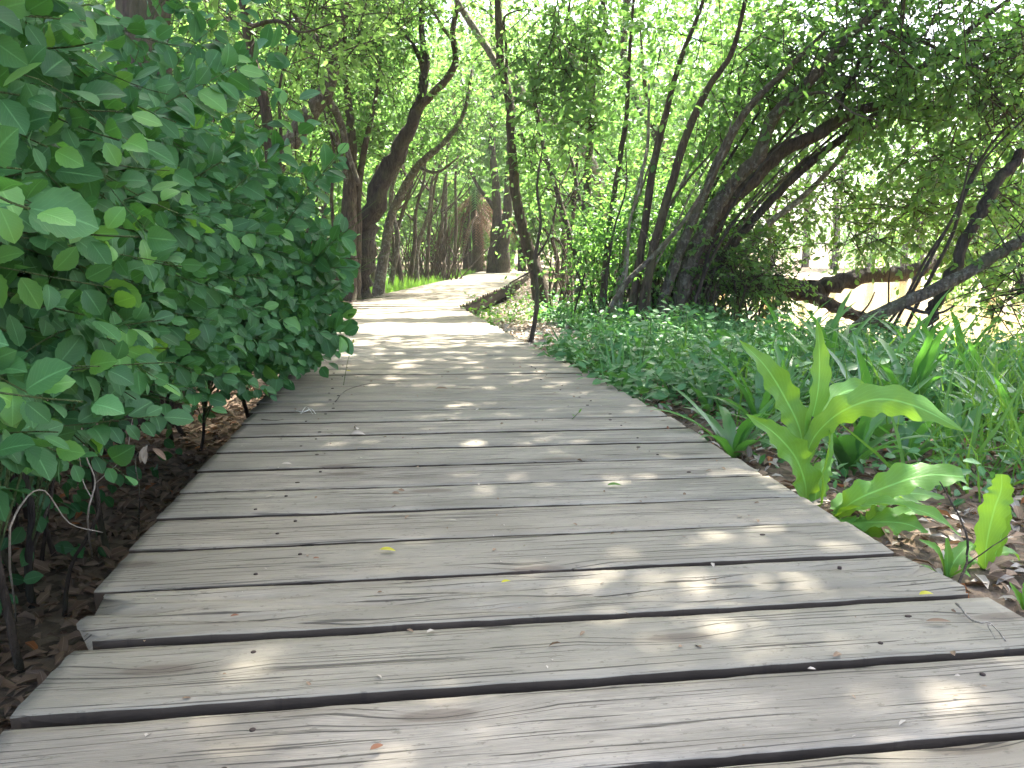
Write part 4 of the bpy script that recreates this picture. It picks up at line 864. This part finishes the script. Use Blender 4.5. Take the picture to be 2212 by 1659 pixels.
shrub(2.1, 2.9, 'third bush from the camera with sprays reaching up, before the thick trunk', 150, 480, 33, (.036, .068))
shrub(2.9, 4.3, 'bright farthest bush leaning out over the left boardwalk edge', 230, 650, 34, (.042, .078))
def back_shrub(c, r, n, label, mat='bush'):
    t = empty('leafy_shrub', (c[0], c[1], float(gh(c[0], c[1])))); tag(t, label, 'shrub'); o = np.array(t.location)
    S, D, (p, d, nn, s) = fill([(c, r, 1)], n, 10, .07, .4); k = p[:, 2] > gh(p[:, 0], p[:, 1]) + .05
    k &= p[:, 0] < xf(p[:, 1]) - .15
    cloud('foliage', p[k], d[k], nn[k], s[k], TM, M[mat], t, origin=o)
    lines = []
    for i in range(0, len(S), 6):
        b0 = np.array([c[0] + rng.normal(0, r[0] * .35), c[1] + rng.normal(0, r[1] * .35), 0]); b0[2] = gh(b0[0], b0[1]); m = (b0 + S[i]) / 2; m[:2] = b0[:2] * .7 + S[i][:2] * .3
        lines.append((np.array([b0, m, S[i]]) - o, [.012, .008, .003]))
    tubes_obj('stems', lines, M['bark'], t, 4)
back_shrub((-2.4, 3.4, .6), (.9, 1.1, .9), 460, 'dense shrub added behind the far left bushes to darken their gaps')  # dense fill that keeps light from coming through behind the bushes
back_shrub((-2.9, 5.6, 1.0), (1.0, 1.2, .9), 420, 'sunlit shrub behind the thick left trunk')
back_shrub((-2.1, 2.0, .8), (.7, 1.0, 1.2), 560, 'dense shrub added behind the nearest bushes to darken their gaps')  # mostly out of view, put in to darken beneath the bushes
back_shrub((-3.0, 8.0, .8), (.8, 1.1, .6), 160, 'glossy low shrub beside the path past the bushes')

# ------------------------------------------------------------------ strap leaved plants
def strap_mesh(pts, widths, hint, mat, fold=.25, wave=.0, nw=0, sub=4, seed=0, name='leaf'):
    c, wd = catmull(pts, np.asarray(widths) / 2, sub); n = len(c); T = unit(np.gradient(c, axis=0))
    hint = np.asarray(hint, float)
    side = unit(np.cross(np.broadcast_to(hint, T.shape), T)); nrm = np.cross(T, side)
    g_ = np.random.default_rng(seed); ph = g_.uniform(0, 6.28, 2); s = np.linspace(0, 1, n)
    V, uv = [], []
    for i in range(n):
        for a in (-1, -.55, 0, .55, 1):
            wv = wave * wd[i] * (abs(a) ** 1.5) * (math.sin(nw * 6.28 * s[i] + ph[int(a > 0)]) + .55 * math.sin(nw * 2.3 * 6.28 * s[i] + 2 * ph[int(a > 0)]))
            rag = 1 + (.14 * math.sin(nw * 4.1 * 6.28 * s[i] * .6 + ph[int(a > 0)] * 2) if wave and abs(a) == 1 else 0)
            V.append(c[i] + side[i] * a * wd[i] * rag + nrm[i] * (fold * abs(a) * wd[i] + wv)); uv.append((s[i], a))
    I = np.arange(n * 5).reshape(n, 5); q = np.stack([I[:-1, :-1], I[:-1, 1:], I[1:, 1:], I[1:, :-1]], -1).reshape(-1, 4)
    return npmesh(name, np.array(V), q, np.array(uv), mat=mat)
def dock_plant(base, label, leaves, name='dock_plant', group=None, mat='dock', cat='plant'):
    t = empty(name, tuple(base)); tag(t, label, cat, group); o = np.array(base)
    for i, L in enumerate(leaves):
        nodes, wpx, hint = L[0], L[1], L[2]; fold = L[3] if len(L) > 3 else .25; wave = (L[4] if len(L) > 4 else .22) * 1.15
        pts = np.array([P(*q) for q in nodes]); pts[0] = pts[0] * 1.0
        D = np.mean([q[2] for q in nodes]); wd = np.array(wpx) * D / F
        obj('leaf', strap_mesh(pts - o, wd, hint, M[mat], fold, wave, 2.9, 9, i + int(nodes[0][0])), t)
    return t
b = AG(1745, 1092); D0 = b[1]; print('dock', b)
U = (0, -.25, 1); C = (.1, -1, .35); CL = (-.5, -.8, .4); CR = (.5, -.8, .45)
t = dock_plant(b, 'tall bright green dock with long wavy leaves at the boardwalk edge', [
    ([(1740, 1060, D0), (1742, 960, D0), (1766, 850, D0 + .02), (1770, 770, D0 + .03), (1765, 690, D0 + .02)], [14, 22, 50, 42, 2], (.25, -1, .1), .3, .08),
    ([(1736, 1000, D0), (1762, 940, D0 - .02), (1820, 888, D0 - .05), (1900, 862, D0 - .08), (1985, 880, D0 - .10), (2080, 930, D0 - .12)], [14, 40, 64, 68, 56, 3], (.0, -1, .25), -.25, .16),
    ([(1738, 1010, D0), (1728, 930, D0 + .03), (1696, 860, D0 + .05), (1652, 790, D0 + .02), (1597, 735, D0 - .02)], [16, 54, 72, 46, 2], (.15, -1, .3), .2, .2),
    ([(1742, 1092, D0 - .02), (1738, 1040, D0 - .05), (1716, 985, D0 - .10), (1672, 935, D0 - .16), (1612, 895, D0 - .2)], [24, 70, 70, 46, 2], (.35, -.95, .1), .3, .25),
    ([(1742, 1000, D0 + .02), (1766, 920, D0 + .08), (1800, 862, D0 + .14), (1850, 842, D0 + .2), (1908, 866, D0 + .25)], [12, 34, 52, 48, 3], (-.2, -.9, .6), .2, .2),
    ([(1772, 1090, D0 - .05), (1778, 1020, D0 - .05), (1790, 960, D0 - .04), (1792, 920, D0 - .02)], [16, 30, 30, 4], (.8, -.6, .1), .5, .1),
    ([(1760, 1100, D0 - .04), (1764, 1060, D0 - .02), (1776, 1015, D0), (1800, 990, D0 + .03)], [20, 44, 44, 4], C, .2, .12)])
limb_obj('stem', np.array([P(1744, 1092, D0), P(1738, 1030, D0), P(1742, 970, D0), P(1756, 900, D0)]) - b, np.array([.010, .009, .007, .003]), M['stem_green'], t, 7)
b2 = AG(1810, 1118); D1 = b2[1]
dock_plant(b2, 'low sprawling dock with broad drooping leaves right of the tall one', [
    ([(1800, 1116, D1), (1850, 1080, D1 - .04), (1920, 1050, D1 - .07), (2000, 1026, D1 - .08), (2082, 1030, D1 - .08)], [16, 70, 74, 70, 40], (-.2, -.75, 1), .12, .22),
    ([(1800, 1118, D1), (1850, 1096, D1 - .1), (1920, 1088, D1 - .18), (2010, 1112, D1 - .24), (2075, 1158, D1 - .28)], [14, 40, 40, 34, 3], (-.1, -.2, 1), .35, .22),
    ([(1820, 1140, D1 - .08), (1860, 1140, D1 - .13), (1920, 1122, D1 - .16), (1985, 1098, D1 - .15)], [20, 74, 72, 6], (-.15, -.8, 1), .10, .20),
    ([(1800, 1110, D1), (1850, 1092, D1 - .02), (1930, 1072, D1), (2000, 1092, D1 + .02)], [12, 36, 40, 3], (0, -.3, 1), .35, .2),
    ([(1800, 1112, D1 + .02), (1818, 1090, D1 + .04), (1880, 1062, D1 + .1), (1950, 1042, D1 + .14)], [14, 40, 46, 4], (0, -.5, 1), .25, .2),
    ([(1812, 1130, D1 - .05), (1880, 1128, D1 - .16), (1950, 1130, D1 - .22), (2005, 1150, D1 - .25)], [18, 62, 58, 6], (-.1, -.6, 1), .2, .26),
    ([(1806, 1112, D1 + .03), (1880, 1085, D1 + .06), (1960, 1066, D1 + .08), (2040, 1075, D1 + .1)], [14, 52, 56, 6], (-.1, -.7, 1), .2, .24),
    ([(1798, 1118, D1 - .02), (1830, 1128, D1 - .1), (1880, 1150, D1 - .15), (1900, 1160, D1 - .18)], [16, 50, 44, 4], (0, -.5, 1), .25, .2)])
b3 = AG(2132, 1232); D2 = b3[1]
dock_plant(b3, 'upright folded glossy leaf plant near the right edge of the picture', [
    ([(2128, 1228, D2), (2132, 1170, D2), (2148, 1100, D2), (2162, 1060, D2), (2164, 1024, D2)], [20, 50, 58, 48, 26], (-.5, -.85, .15), .30, .05),
    ([(2136, 1230, D2), (2160, 1170, D2 + .02), (2172, 1110, D2 + .04), (2166, 1066, D2 + .05)], [18, 40, 40, 8], (-.9, -.3, .2), .3, .05),
    ([(2136, 1228, D2), (2162, 1196, D2 + .02), (2190, 1196, D2 + .03), (2206, 1220, D2 + .03)], [14, 28, 26, 3], U, .4, .05),
    ([(2126, 1230, D2), (2096, 1210, D2 - .01), (2080, 1230, D2 - .02)], [16, 40, 10], U, .25, .05)])
b4 = AG(2046, 1250); D3 = b4[1]
dock_plant(b4, 'small three leaved sprout beside the boardwalk end of the litter patch', [
    ([(2040, 1248, D3), (2034, 1215, D3), (2018, 1185, D3 - .02), (1986, 1166, D3 - .04)], [12, 24, 24, 3], (.6, -.6, .5), .45, .05),
    ([(2046, 1246, D3), (2046, 1205, D3), (2044, 1162, D3)], [10, 26, 8], (.2, -1, .2), .4, .05),
    ([(2048, 1248, D3), (2062, 1212, D3), (2090, 1180, D3 + .03), (2108, 1178, D3 + .05)], [12, 32, 30, 4], (-.5, -.6, .6), .3, .05),
    ([(2050, 1250, D3), (2078, 1236, D3 - .02), (2096, 1246, D3 - .03)], [10, 20, 4], U, .4, .05),
    ([(2036, 1250, D3), (2010, 1230, D3 - .01), (1986, 1220, D3 - .02)], [10, 18, 4], U, .4, .05)])
b5 = AG(2212, 1318); D4 = b5[1]
dock_plant(b5, 'small sprout cut by the right edge of the picture', [
    ([(2210, 1318, D4), (2198, 1290, D4), (2180, 1258, D4)], [12, 24, 4], (.5, -.8, .3), .4, .05),
    ([(2214, 1316, D4), (2216, 1270, D4), (2222, 1235, D4)], [12, 30, 4], (.2, -1, .3), .3, .05),
    ([(2216, 1318, D4), (2240, 1290, D4), (2262, 1280, D4)], [12, 26, 4], U, .3, .05)])

# generic strap plants: fountain of arching leaves
def strap_plant(base, n, L, wd, label, group, seed, mat='strap', lean=.9):
    gg = np.random.default_rng(seed); t = empty('strap_leaf_plant', tuple(base)); tag(t, label, 'plant', group)
    for i in range(n):
        az = gg.uniform(0, 6.28); e = gg.uniform(.75, 1.5); l = L * gg.uniform(.65, 1.1); dr = gg.uniform(.5, 1.7) * lean; d = np.array([math.cos(az), math.sin(az), 0]); p = [np.array([0, 0, -.01]) + d * .012]
        for s in range(6): p.append(p[-1] + (d * math.cos(e) + np.array([0, 0, math.sin(e)])) * l / 6); e -= dr / 6
        p = np.array(p); w_ = wd * gg.uniform(.8, 1.2)
        obj('leaf', strap_mesh(p, w_ * np.array([.5, .8, 1, 1, .85, .55, .03]), -d + np.array([0, 0, .4]), M[mat], .28, .06, 1.5, 2, i + seed), t)
    return t
SP = [(1585, 985, 9, .24, .030, 'strap'), (1640, 930, 8, .26, .026, 'strap'), (1700, 900, 9, .30, .028, 'strap'), (1830, 1030, 9, .22, .034, 'strap'), (1880, 960, 9, .28, .036, 'strap'), (1960, 900, 10, .34, .036, 'strap'), (1890, 850, 9, .34, .032, 'strap'), (1800, 830, 9, .34, .034, 'strap'), (2030, 850, 9, .36, .036, 'strap'),
      (2120, 890, 9, .34, .036, 'strap'), (1700, 800, 9, .36, .036, 'strap'), (1970, 800, 8, .38, .038, 'strap'), (2080, 800, 8, .36, .036, 'strap'), (1780, 770, 8, .4, .04, 'strap'), (1580, 840, 8, .26, .026, 'strap'), (2050, 980, 8, .24, .030, 'strap'), (1960, 1010, 8, .2, .028, 'strap'), (2190, 950, 8, .3, .034, 'strap'), (1530, 900, 6, .2, .022, 'strap')]
SPO = sorted(range(len(SP)), key=lambda i: -SP[i][1])
for i, (px, py, n, L, wd, m) in enumerate(SP):
    p = AG(px, py)
    strap_plant(p, n + 3, L * 1.5, wd * 1.4, '%s nearest of the dark strap leaved plants right of the boardwalk' % ORD[SPO.index(i)], 'strap leaved plants by the creek bank', 50 + i, m)
for i, (px, py, lab) in enumerate([(1240, 790, 'small pale sprout at the right boardwalk edge before the ground cover'), (1330, 840, 'upright grassy sprout with narrow blades at the right boardwalk edge')]):
    p = AG(px, py); strap_plant(p, 6, .14 if i == 0 else .34, .03 if i == 0 else .012, lab, None, 90 + i, 'dock' if i == 0 else 'strap', .6)

# ------------------------------------------------------------------ grass, ground cover, litter
def scatter(x0, x1, y0, y1, n, cond):
    x = rng.uniform(x0, x1, n); y = rng.uniform(y0, y1, n); k = cond(x, y); x, y = x[k], y[k]
    return np.stack([x, y, gh(x, y)], -1)
def offdeck(x, y, m=.83): return np.abs(x - cx(y)) > m
# far grass strip left of the far stretch
p = scatter(-5, .5, 12.5, 23, 26000, lambda x, y: (x < cx(y) - .80) & (x > cx(y) - 1.9 - .3 * nz(x, y, 1.1)) & (y > 13 + .5 * nz(x, y, 2)))
n = len(p); cloud('grass', p, unit(rng.normal(0, .35, (n, 3)) + np.array([0, 0, 1])), rdir(n), rng.uniform(.10, .26, n), TG, M['grass'], wid=np.full(n, 1.6)); bpy.data.objects['grass']['label'] = 'sunlit grass strip left of the far boardwalk'
# tall grass at the right
p = np.concatenate([scatter(1.2, 4.2, 2.2, 4.6, 2400, lambda x, y: (x > .58 * y - .02 + .12 * nz(x, y, 2)) & (x < y * .85)), scatter(.9, 3, 2.2, 5, 380, lambda x, y: offdeck(x, y, .95))])
n = len(p); o = cloud('tall_grass', p, unit(rng.normal(0, .38, (n, 3)) + np.array([0, 0, 1])), rdir(n), rng.uniform(.14, .42, n), (TG[0] * np.array([1, .8, 2.4]), TG[1], TG[2]), M['grass']); o['label'] = 'tall green grass blades at the right edge'
# low leafy ground cover
def cover(name, label, pts, h, size, mat, per=3, tm=TM):
    p = np.repeat(pts, per, 0); n = len(p); p = p + np.stack([rng.normal(0, .03, n), rng.normal(0, .03, n), rng.uniform(.01, 1, n) * h], -1)
    p[:, 2] += (p[:, 2] - gh(p[:, 0], p[:, 1])) * 1.6 * smooth(-.1, .8, nz(p[:, 0], p[:, 1], 2.4, 5))
    o = cloud(name, p, unit(rng.normal(0, 1, (n, 3)) * np.array([1, 1, .35])), unit(rng.normal(0, .4, (n, 3)) + np.array([0, -.15, 1])), size * rng.uniform(.6, 1.3, n), tm, M[mat]); o['label'] = label
p = scatter(-.5, 4.4, 3.3, 10.5, 16000, lambda x, y: (x > cx(y) + .86 + .9 * smooth(5.2, 6.2, y) + .10 * nz(x, y, 3) - .1) & (x < bankx(y) - .15 + .25 * nz(x, y, 2.5)))
cover('ground_cover', 'low leafy ground cover between boardwalk and right hand stems', p, .13, .058, 'cover', 3)
q = scatter(.1, 4.2, 3.2, 9.5, 5200, lambda x, y: (x > cx(y) + .84 + .9 * smooth(5.2, 6.2, y)) & (x < bankx(y) - .2) & (nz(x, y, 1.9, 7) > -.15))
n = len(q); o = cloud('tall_grass', q, unit(rng.normal(0, .5, (n, 3)) + np.array([0, 0, 1])), rdir(n), rng.uniform(.10, .34, n), (TG[0] * np.array([1, 1.5, 2.6]), TG[1], TG[2]), M['cover']); o['label'] = 'loose weeds and blades rising out of the ground cover'
def weeds(k, x0, x1, y0, y1, hgt, cond, label):
    q = scatter(x0, x1, y0, y1, k, cond); lines = []; lp = []; ld = []; ln = []
    for a in q:
        d = unit(rng.normal(0, .3, 3) + np.array([0, 0, 1])); h = hgt * rng.uniform(.5, 1.2); e = a + d * h + np.array([0, 0, -.02]); lines.append(([a, (a + e) / 2 + rng.normal(0, .01, 3), e], [.003, .0025, .001]))
        for t_ in np.linspace(.25, 1, 8): lp.append(a + (e - a) * t_); ld.append(unit(rng.normal(0, 1, 3) * np.array([1, 1, .3]))); ln.append(unit(rng.normal(0, .35, 3) + np.array([0, -.2, 1])))
    o = cloud('weeds', np.array(lp), np.array(ld), np.array(ln), rng.uniform(.04, .09, len(lp)), TM, M['cover']); o['label'] = label
    tubes_obj('weed_stalks', lines, M['stem_green'], o, 3)
weeds(330, .2, 4.3, 3.4, 9.3, .32, lambda x, y: (x > cx(y) + .9 + .9 * smooth(5.2, 6.2, y)) & (x < bankx(y) - .1), 'taller leafy weeds standing above the ground cover')
p = scatter(.7, 4.2, 2.0, 5.0, 3200, lambda x, y: (x > cx(y) + .98 + .06 * nz(x, y, 5)) & (nz(x, y, 2.2, 3) > -.25))
cover('ground_cover', 'scattered small leaves growing among the strap plants', p, .10, .040, 'cover', 2)
p = scatter(-.8, 1.0, 8.6, 10.4, 1500, lambda x, y: (x > cx(y) + .8) & (np.hypot((x + .15) / .55, (y - 9.6) / .55) < 1))
cover('ground_cover', 'bright weeds in the hollow beside the raised boardwalk corner', p, .22, .05, 'grass', 2)
p = scatter(-6, -1.5, 10, 20, 3000, lambda x, y: (x < cx(y) - 1.6) & (nz(x, y, 1.3) > -.1))
cover('ground_cover', 'sparse weeds under the left hand trees', p, .18, .06, 'cover', 3, TD)
# leaf litter
def litter(label, pts, size, mat, dz=.004):
    n = len(pts); p = pts + np.stack([np.zeros(n), np.zeros(n), rng.uniform(0, .02, n) + dz], -1)
    o = cloud('leaf_litter', p, unit(rng.normal(0, 1, (n, 3)) * np.array([1, 1, .22])), unit(rng.normal(0, .33, (n, 3)) + np.array([0, 0, 1])), size * rng.uniform(.5, 1.3, n), (TM[0] * np.array([1, .75, 2.0]), TM[1], TM[2]), M[mat]); o['label'] = label
litter('brown fallen leaves in the shade under the left bushes', scatter(-2.8, -.3, .5, 5.5, 9000, lambda x, y: x < cx(y) - .55), .065, 'litter')
litter('pale dry leaves along the right boardwalk edge', scatter(.3, 3.4, .8, 5.2, 7000, lambda x, y: (x > cx(y) + .55)), .055, 'litter')
litter('bleached dry leaves mixed along the right boardwalk edge', scatter(.3, 3.2, .8, 5.2, 2600, lambda x, y: (x > cx(y) + .6)), .05, 'litter_pale')
litter('sunlit pale litter beside the far boardwalk', scatter(-1, 3.2, 4.8, 22, 20000, lambda x, y: (x > cx(y) + .5) & (x < bankx(y) - .2)), .07, 'litter_pale')
litter('brown leaf litter under the trees left of the path', scatter(-7, -1, 5, 22, 16000, lambda x, y: (x < cx(y) - .6)), .075, 'litter')

# ------------------------------------------------------------------ small things lying on the deck and by it
def dz_at(x, y): return float(deckz(y)) + .004
def DK(px, py):
    d = ray(px, py); t = (0 - CAMH) / d[2]
    for i in range(20): y = d[1] * t; t = (float(deckz(y)) + .004 - CAMH) / d[2]
    return np.array([0, 0, CAMH]) + d * t
def lone_leaf(px, py, L, az, mat, label, tilt=.15, curl=.3, wd=.38):
    p = DK(px, py); tm = leaf_template(6, wd, 0, .15, curl, .45); me = npmesh('fallen_leaf', tm[0], tm[1], tm[2], mat=M[mat])
    o = obj('fallen_leaf', me); o.location = (p[0], p[1], p[2] + .006); o.scale = (L, L, L); o.rotation_euler = (tilt, -.05, az); tag(o, label, 'leaf')
lone_leaf(1312, 1052, .040, .12, 'grass', 'small green leaf lying on the middle of a plank')
lone_leaf(820, 1192, .034, -.1, 'yellow', 'narrow yellow leaf on the left half of the boardwalk')
lone_leaf(1083, 1264, .020, .5, 'yellow', 'tiny yellow leaf on the rotten plank')
lone_leaf(758, 940, .050, .35, 'litter_pale', 'pale curled dry leaf on the left of the boardwalk', .5, .6)
lone_leaf(772, 930, .045, 1.9, 'litter_pale', 'second pale dry leaf touching the curled one', .6, .5)
lone_leaf(2000, 1348, .042, -.02, 'litter', 'thin reddish brown leaf on the near right planks', .2, .2, .22)
lone_leaf(958, 1128, .032, 0, 'litter_pale', 'faint pale sliver leaf on the boardwalk middle', .1, .2, .2)
lone_leaf(940, 842, .06, .05, 'litter', 'tan leaf caught in a gap of the boardwalk', .2, .2)
lone_leaf(1440, 928, .018, .6, 'rust', 'small orange brown curl near the right boardwalk edge', .8, .9, .7)
lone_leaf(1985, 1290, .03, .2, 'yellow', 'yellow scrap at the right end of a near plank')
def lone_twig(nodes, rad, mat, label, leaves=(), name='twig', cat='twig', branches=()):
    base = nodes[0]; t = empty(name, tuple(base)); tag(t, label, cat); b0 = np.array(base)
    limb_obj('stem', np.array(nodes) - b0, np.linspace(rad, rad * .45, len(nodes)), M[mat], t, 6, 4, .08, .3)
    for br in branches: limb_obj('branch', np.array(br) - b0, np.linspace(rad * .6, rad * .3, len(br)), M[mat], t, 5, 4, .08, .3)
    for p, d, s, m in leaves: place_leaf(LME['bush_young'][0] if m == 'bush_young' else leafm[m], t, np.array(p), np.array(d), unit(np.array([.2, -.5, .8])), s)
    return t
_t = leaf_template(6, .36, 0, .2, .35, .45)
leafm = {m: npmesh('leaf', _t[0], _t[1], _t[2], mat=M[m]) for m in ('yellow', 'litter', 'litter_pale', 'grass')}
a = DK(742, 832); Dd = a[1]
lone_twig([a, P(748, 795, Dd), P(755, 765, Dd), P(763, 738, Dd)], .0016, 'stem_green', 'thin upright shoot with a few leaves growing through the deck', [(P(748, 800, Dd), (1, -.1, -.1), .022, 'yellow'), (P(756, 765, Dd), (1, 0, .5), .02, 'grass'), (P(762, 742, Dd), (.2, 0, 1), .022, 'yellow')], 'deck_shoot', 'sprout')
a = DK(724, 868); b_ = DK(864, 832); lift = np.array([0, 0, .02])
lone_twig([a, DK(748, 850) + lift * .7, DK(800, 838) + lift, b_ + lift * .3], .002, 'bark_grey', 'thin brown bent twig on the left of the boardwalk')
lone_twig([DK(2065, 1308) + lift * .2, DK(2100, 1345) + lift * .2, DK(2140, 1358) + lift * .4, DK(2172, 1390) + lift * .2], .0022, 'twig_pale', 'pale bent twig at the right end of a near plank', branches=[[DK(2140, 1358) + lift * .4, DK(2132, 1372) + lift * .8, DK(2150, 1388) + lift * .3]])
lone_twig([DK(640, 890) + lift * .2, DK(655, 896) + lift * .5, DK(672, 889) + lift * .5, DK(682, 896) + lift * .2], .0022, 'fibre', 'knot of whitish fibre on the left planks', name='plant_fibre', cat='debris', branches=[[DK(650, 897) + lift * .3, DK(662, 886) + lift * .7, DK(676, 898) + lift * .3]])
a = DK(1236, 905); lone_twig([a, P(1246, 895, a[1]), P(1254, 888, a[1])], .0016, 'stem_green', 'tiny sprout poking up between planks on the right', [(P(1250, 892, a[1]), (.5, 0, .8), .02, 'grass'), (P(1242, 900, a[1]), (-.6, 0, .5), .014, 'grass')], 'deck_sprout', 'sprout')
lone_twig([DK(565, 908) + lift * .2, DK(595, 912) + lift * .3, DK(612, 908) + lift * .2], .0016, 'bark_grey', 'short dark twig near the left deck edge')
for k, (px, py, L, lab) in enumerate([(608, 1006, .03, 'sliver of grey bark on the left planks'), (676, 1212, .013, 'brown bark flake on a left plank'), (498, 1338, .014, 'orange bark crumbs on the rotten plank end'), (800, 1628, .018, 'reddish bark crumbs on the nearest plank')]):
    lone_leaf(px, py, L, .2 * k, 'rust' if k else 'litter_pale', lab, .1, .2, .5)
def crumbs(n, size, mat, label, zoff=.003):
    y = rng.uniform(.7, 6, n) ** 1.0; x = cx(y) + rng.uniform(-.76, .76, n); p = np.stack([x, y, deckz(y) + zoff], -1)
    o = cloud('deck_crumbs', p, unit(rng.normal(0, 1, (n, 3)) * np.array([1, 1, .15])), unit(rng.normal(0, .3, (n, 3)) + np.array([0, 0, 1])), size * rng.uniform(.3, 1.2, n) ** 1.5, (TM[0] * np.array([1, .9, 1.5]), TM[1], TM[2]), M[mat]); o['label'] = label
crumbs(260, .016, 'litter', 'brown crumbs of leaf and bark strewn over the planks'); crumbs(110, .014, 'litter_pale', 'pale crumbs of dry leaf strewn over the planks')
# bare pale sprig and dead leaves at the left, under the bushes
Dg = 1.75
lone_twig([AG(200, 1205), P(190, 1120, Dg), P(205, 1040, Dg), P(186, 985, Dg), P(172, 900, Dg)], .0024, 'twig_pale', 'bare pale forked sprig standing under the left bushes', branches=[[P(205, 1045, Dg), P(245, 1010, Dg - .02), P(272, 980, Dg - .04), P(286, 905, Dg - .05)], [P(198, 1075, Dg), P(180, 1040, Dg), P(168, 960, Dg + .03)]])
lone_twig([AG(36, 1345), P(20, 1180, 1.3), P(50, 1085, 1.32), P(96, 1060, 1.4), P(150, 1130, 1.5), P(222, 1150, 1.6)], .002, 'twig_pale', 'long thin pale twig arching low at the left edge')
t = lone_twig([AG(300, 1150), P(300, 1060, 1.95), P(292, 990, 1.95), P(318, 960, 1.95)], .0022, 'bark_grey', 'dark stalk holding crumpled dead leaves under the left bushes', [(P(318, 962, 1.95), (-.5, -.2, -1), .05, 'litter_pale'), (P(310, 965, 1.95), (.1, -.2, -1), .045, 'litter_pale'), (P(330, 968, 1.95), (.7, 0, -.6), .045, 'litter')])
for k, (px, py, D, az) in enumerate([(90, 1120, 1.6, .3), (60, 1190, 1.5, -.2), (140, 1230, 1.6, .5), (20, 1120, 1.35, .1)]):
    p0 = AG(px, py + 100); lone_twig([p0, P(px + 10, py, p0[1]), P(px + 30 + 20 * k, py - 120, p0[1] + .05), P(px + 60, py - 240, p0[1] + .1)], .007, 'bark', 'grey leafless stem under the left bushes, number %s from the camera' % ('two', 'one', 'three', 'four')[k], name='bare_stem', cat='stem')
# dark bare twigs in the litter at the right
p0 = AG(1935 + 130, 1310)
lone_twig([AG(2052, 1300), P(2088, 1215, 1.62), P(2086, 1150, 1.64), P(2050, 1075, 1.72), P(2030, 1040, 1.75)], .0032, 'bark', 'bare dark twig standing in the litter right of the boardwalk', branches=[[P(2086, 1220, 1.62), P(2130, 1190, 1.62), P(2190, 1150, 1.66)]])

n_t = sum(len(o.data.polygons) for o in bpy.data.objects if o.type == 'MESH'); print('objects', len(bpy.data.objects), 'faces', n_t)

# ------------------------------------------------------------------ haze box added for a pale glow over the background
def haze():
    x0, x1, y0, y1, z0, z1 = -130, 130, -60, 260, -2.5, 17
    V = np.array([(x, y, z) for z in (z0, z1) for x, y in ((x0, y0), (x1, y0), (x1, y1), (x0, y1))], float)
    q = np.array([[3, 2, 1, 0], [4, 5, 6, 7], [0, 1, 5, 4], [1, 2, 6, 5], [2, 3, 7, 6], [3, 0, 4, 7]])
    m = bpy.data.materials.new('haze_air'); m.use_nodes = True; t = m.node_tree; t.nodes.clear(); o_ = t.nodes.new('ShaderNodeOutputMaterial')
    v = t.nodes.new('ShaderNodeVolumePrincipled'); v.inputs['Density'].default_value = .0009; v.inputs['Color'].default_value = (.95, .97, .96, 1); v.inputs['Anisotropy'].default_value = .3
    t.links.new(v.outputs[0], o_.inputs['Volume'])
    o = obj('haze', npmesh('haze', V, q, mat=m, smooth_=False)); tag(o, 'thin haze added to give the far wood a pale glow', None, None, 'stuff')
haze()
